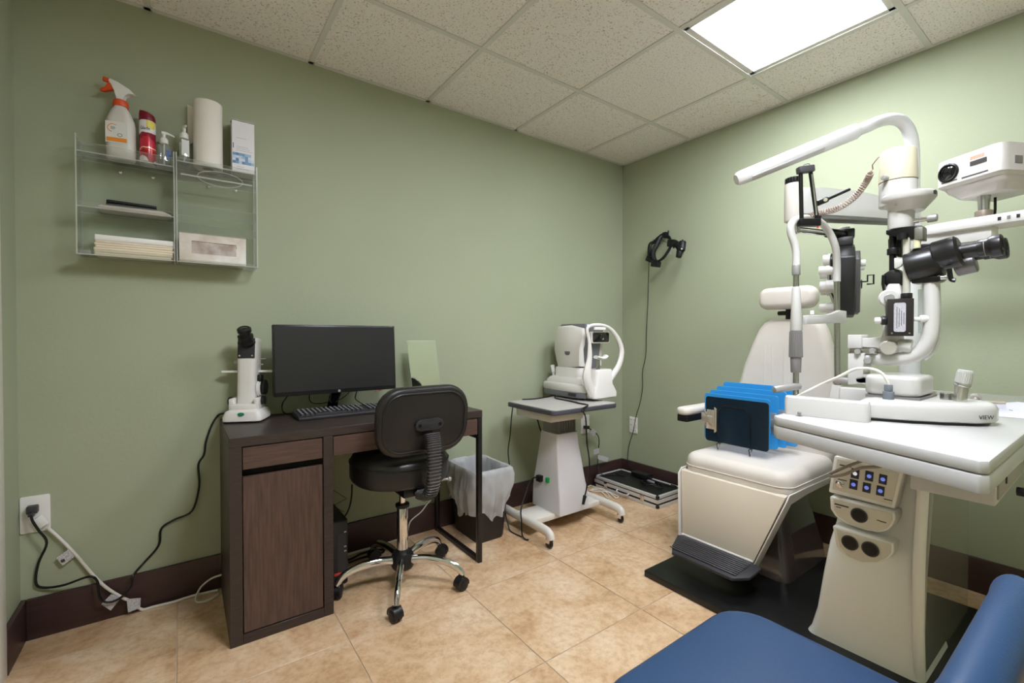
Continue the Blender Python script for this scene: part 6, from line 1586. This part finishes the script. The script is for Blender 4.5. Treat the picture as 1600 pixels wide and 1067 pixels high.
# ================================================================== blue chair in the foreground
NAVYV = mat('blue_vinyl', (35, 62, 96), 0.38, var=0.06, vscale=3, bump=0.15, bscale=260)
bc = thing('blue_chair', 'blue upholstered visitor chair beside the refraction stand', 'chair', (-1.945, -2.0, 0))
g = G(); g.pillow(0.53, 0.44, 0.085, 0.10, 0.035, Matrix.Translation((-1.945, -2.005, 0.375)), crown=0.008)
part(g, 'seat', NAVYV, bc)
BKM = frame((-1.945, -2.275, 0.61), (1, 0, 0), (0, -0.10, 1))
g = G(BKM)
rings = []
for k in range(14 + 1):
    a = math.pi * k / 14
    ins_ = 0.028 * (1 - math.sin(a)); zz = -0.028 * math.cos(a)
    rings.append([(x, y, zz - 0.10 * (x / 0.26) ** 2 * 0.2) for x, y in rrect(0.53 - 2 * ins_, 0.27 - 2 * ins_, 0.09, 8)])
g.loft(rings)
part(g, 'backrest', NAVYV, bc)
CHF = mat('chair_frame_black', (24, 24, 26), 0.35, var=0.05)
for x in (-2.17, -1.72):
    part(G().tube([(x, -1.84, 0.012), (x, -1.84, 0.3), (x, -1.845, 0.36)], 0.012, 10, 3), 'leg', CHF, bc)
    part(G().tube([(x, -2.34, 0.012), (x, -2.3, 0.3), (x, -2.265, 0.40), (x, -2.27, 0.5), (x, -2.278, 0.62)], 0.012, 10, 4), 'leg', CHF, bc)
    part(G().tube([(x, -1.845, 0.365), (x, -2.05, 0.366), (x, -2.24, 0.366)], 0.011, 8, 2), 'seat_rail', CHF, bc)

# ================================================================== headset on the wall
hs = thing('head_ophthalmoscope', 'black head-worn ophthalmoscope hanging on the green wall', 'headset', PX(1030, 415, -0.09))
def H(a, b, x=-0.09): return PX(1000 + a / 13.34, 350 + b / 13.34, x)
BAND = mat('headband_black', (14, 14, 15), 0.5, var=0.1)
part(G().tube([H(530, 245, -0.05), H(440, 262, -0.06), H(350, 430, -0.09), H(275, 600, -0.13), H(330, 770, -0.15), H(470, 720, -0.15), H(590, 560, -0.13), H(655, 420, -0.10), H(615, 295, -0.06)], 0.017, 8, 5, True, flat=0.5), 'headband', BAND, hs)
part(G().tube([H(430, 265, -0.05), H(300, 370, -0.05), H(215, 420, -0.06), H(195, 560, -0.08), H(210, 700, -0.11), H(300, 800, -0.14)], 0.0135, 8, 5, flat=0.7), 'crown_strap', BAND, hs)
part(G().tube([H(400, 250, -0.03), H(340, 300, -0.03), H(300, 350, -0.04)], 0.005, 6, 4), 'strap_wire', BAND, hs)
part(G().box((-0.03, -0.02, -0.02), (0.03, 0.02, 0.02), 0.006, M=frame(H(330, 835, -0.15), (0, -1, -0.2), (0, 0, 1))), 'rear_pad', BAND, hs)
part(G().box((-0.025, -0.02, -0.015), (0.025, 0.02, 0.015), 0.006, M=frame(H(200, 730, -0.11), (0, -1, -0.5), (0, 0, 1))), 'battery_clip', BAND, hs)
part(G().box((-0.015, -0.012, -0.012), (0.015, 0.012, 0.012), 0.004, M=frame(H(520, 205, -0.04), (0, -1, 0), (0, 0, 1))), 'size_knob', BAND, hs)
part(G().cyl(H(580, 225, -0.03), H(592, 135, -0.03), 0.0055, bev=0.001), 'wall_hook', BLACKM, hs)
part(G().cyl(H(585, 225, 0.0), H(580, 225, -0.04), 0.006), 'hook_peg', BLACKM, hs)
part(G().box((-0.028, -0.024, -0.02), (0.028, 0.024, 0.02), 0.008, M=frame(H(665, 400, -0.11), (0, -1, -0.1), (0, 0, 1))), 'hinge_block', BAND, hs)
part(G().tube([H(690, 380, -0.12), H(760, 390, -0.13), H(810, 450, -0.15), H(850, 500, -0.16)], 0.016, 8, 4, flat=0.7), 'optics_arm', BAND, hs)
part(G().tube([H(700, 490, -0.12), H(745, 470, -0.13), H(780, 520, -0.14), H(800, 560, -0.15)], 0.007, 8, 4), 'optics_arm', BAND, hs)
part(G().cyl(H(885, 370, -0.15), H(870, 560, -0.17), 0.024, 0.022, bev=0.006), 'optics_block', BAND, hs)
part(G().cyl(H(840, 560, -0.16), H(800, 700, -0.17), 0.024, 0.018, bev=0.005), 'eyepiece', BAND, hs)
part(G().cyl(H(885, 375, -0.15), H(890, 325, -0.15), 0.005), 'adjust_pin', BAND, hs)
part(G().sphere(H(868, 520, -0.195), 0.005, 8), 'indicator', WHITEP, hs)
part(G().tube([H(660, 500, -0.12), H(650, 560, -0.12), H(635, 628, -0.12)], 0.0035, 6, 3), 'adjust_lever', LGREY, hs)
part(G().tube([H(265, 328, -0.04), H(430, 325, -0.09), H(590, 405, -0.1)], 0.0016, 6, 3), 'strap_wire', BAND, hs)
cord('headset_cord', [H(190, 780, -0.09), PX(1013, 440, -0.02), PX(1012, 480, -0.012), PX(1010, 520, -0.012), PX(1009, 555, -0.012), PX(1004, 580, -0.012), PX(1004, 605, -0.012), PX(1000, 630, -0.012), PX(994, 650, -0.02), PX(989, 675, -0.02), PX(983, 695, -0.016), PX(981, 714, -0.02), (-0.05, -0.11, 0.12), (-0.07, -0.19, 0.1)], 0.0024, CORDB, 'thin black cord hanging from the head ophthalmoscope to the case', sub=6)
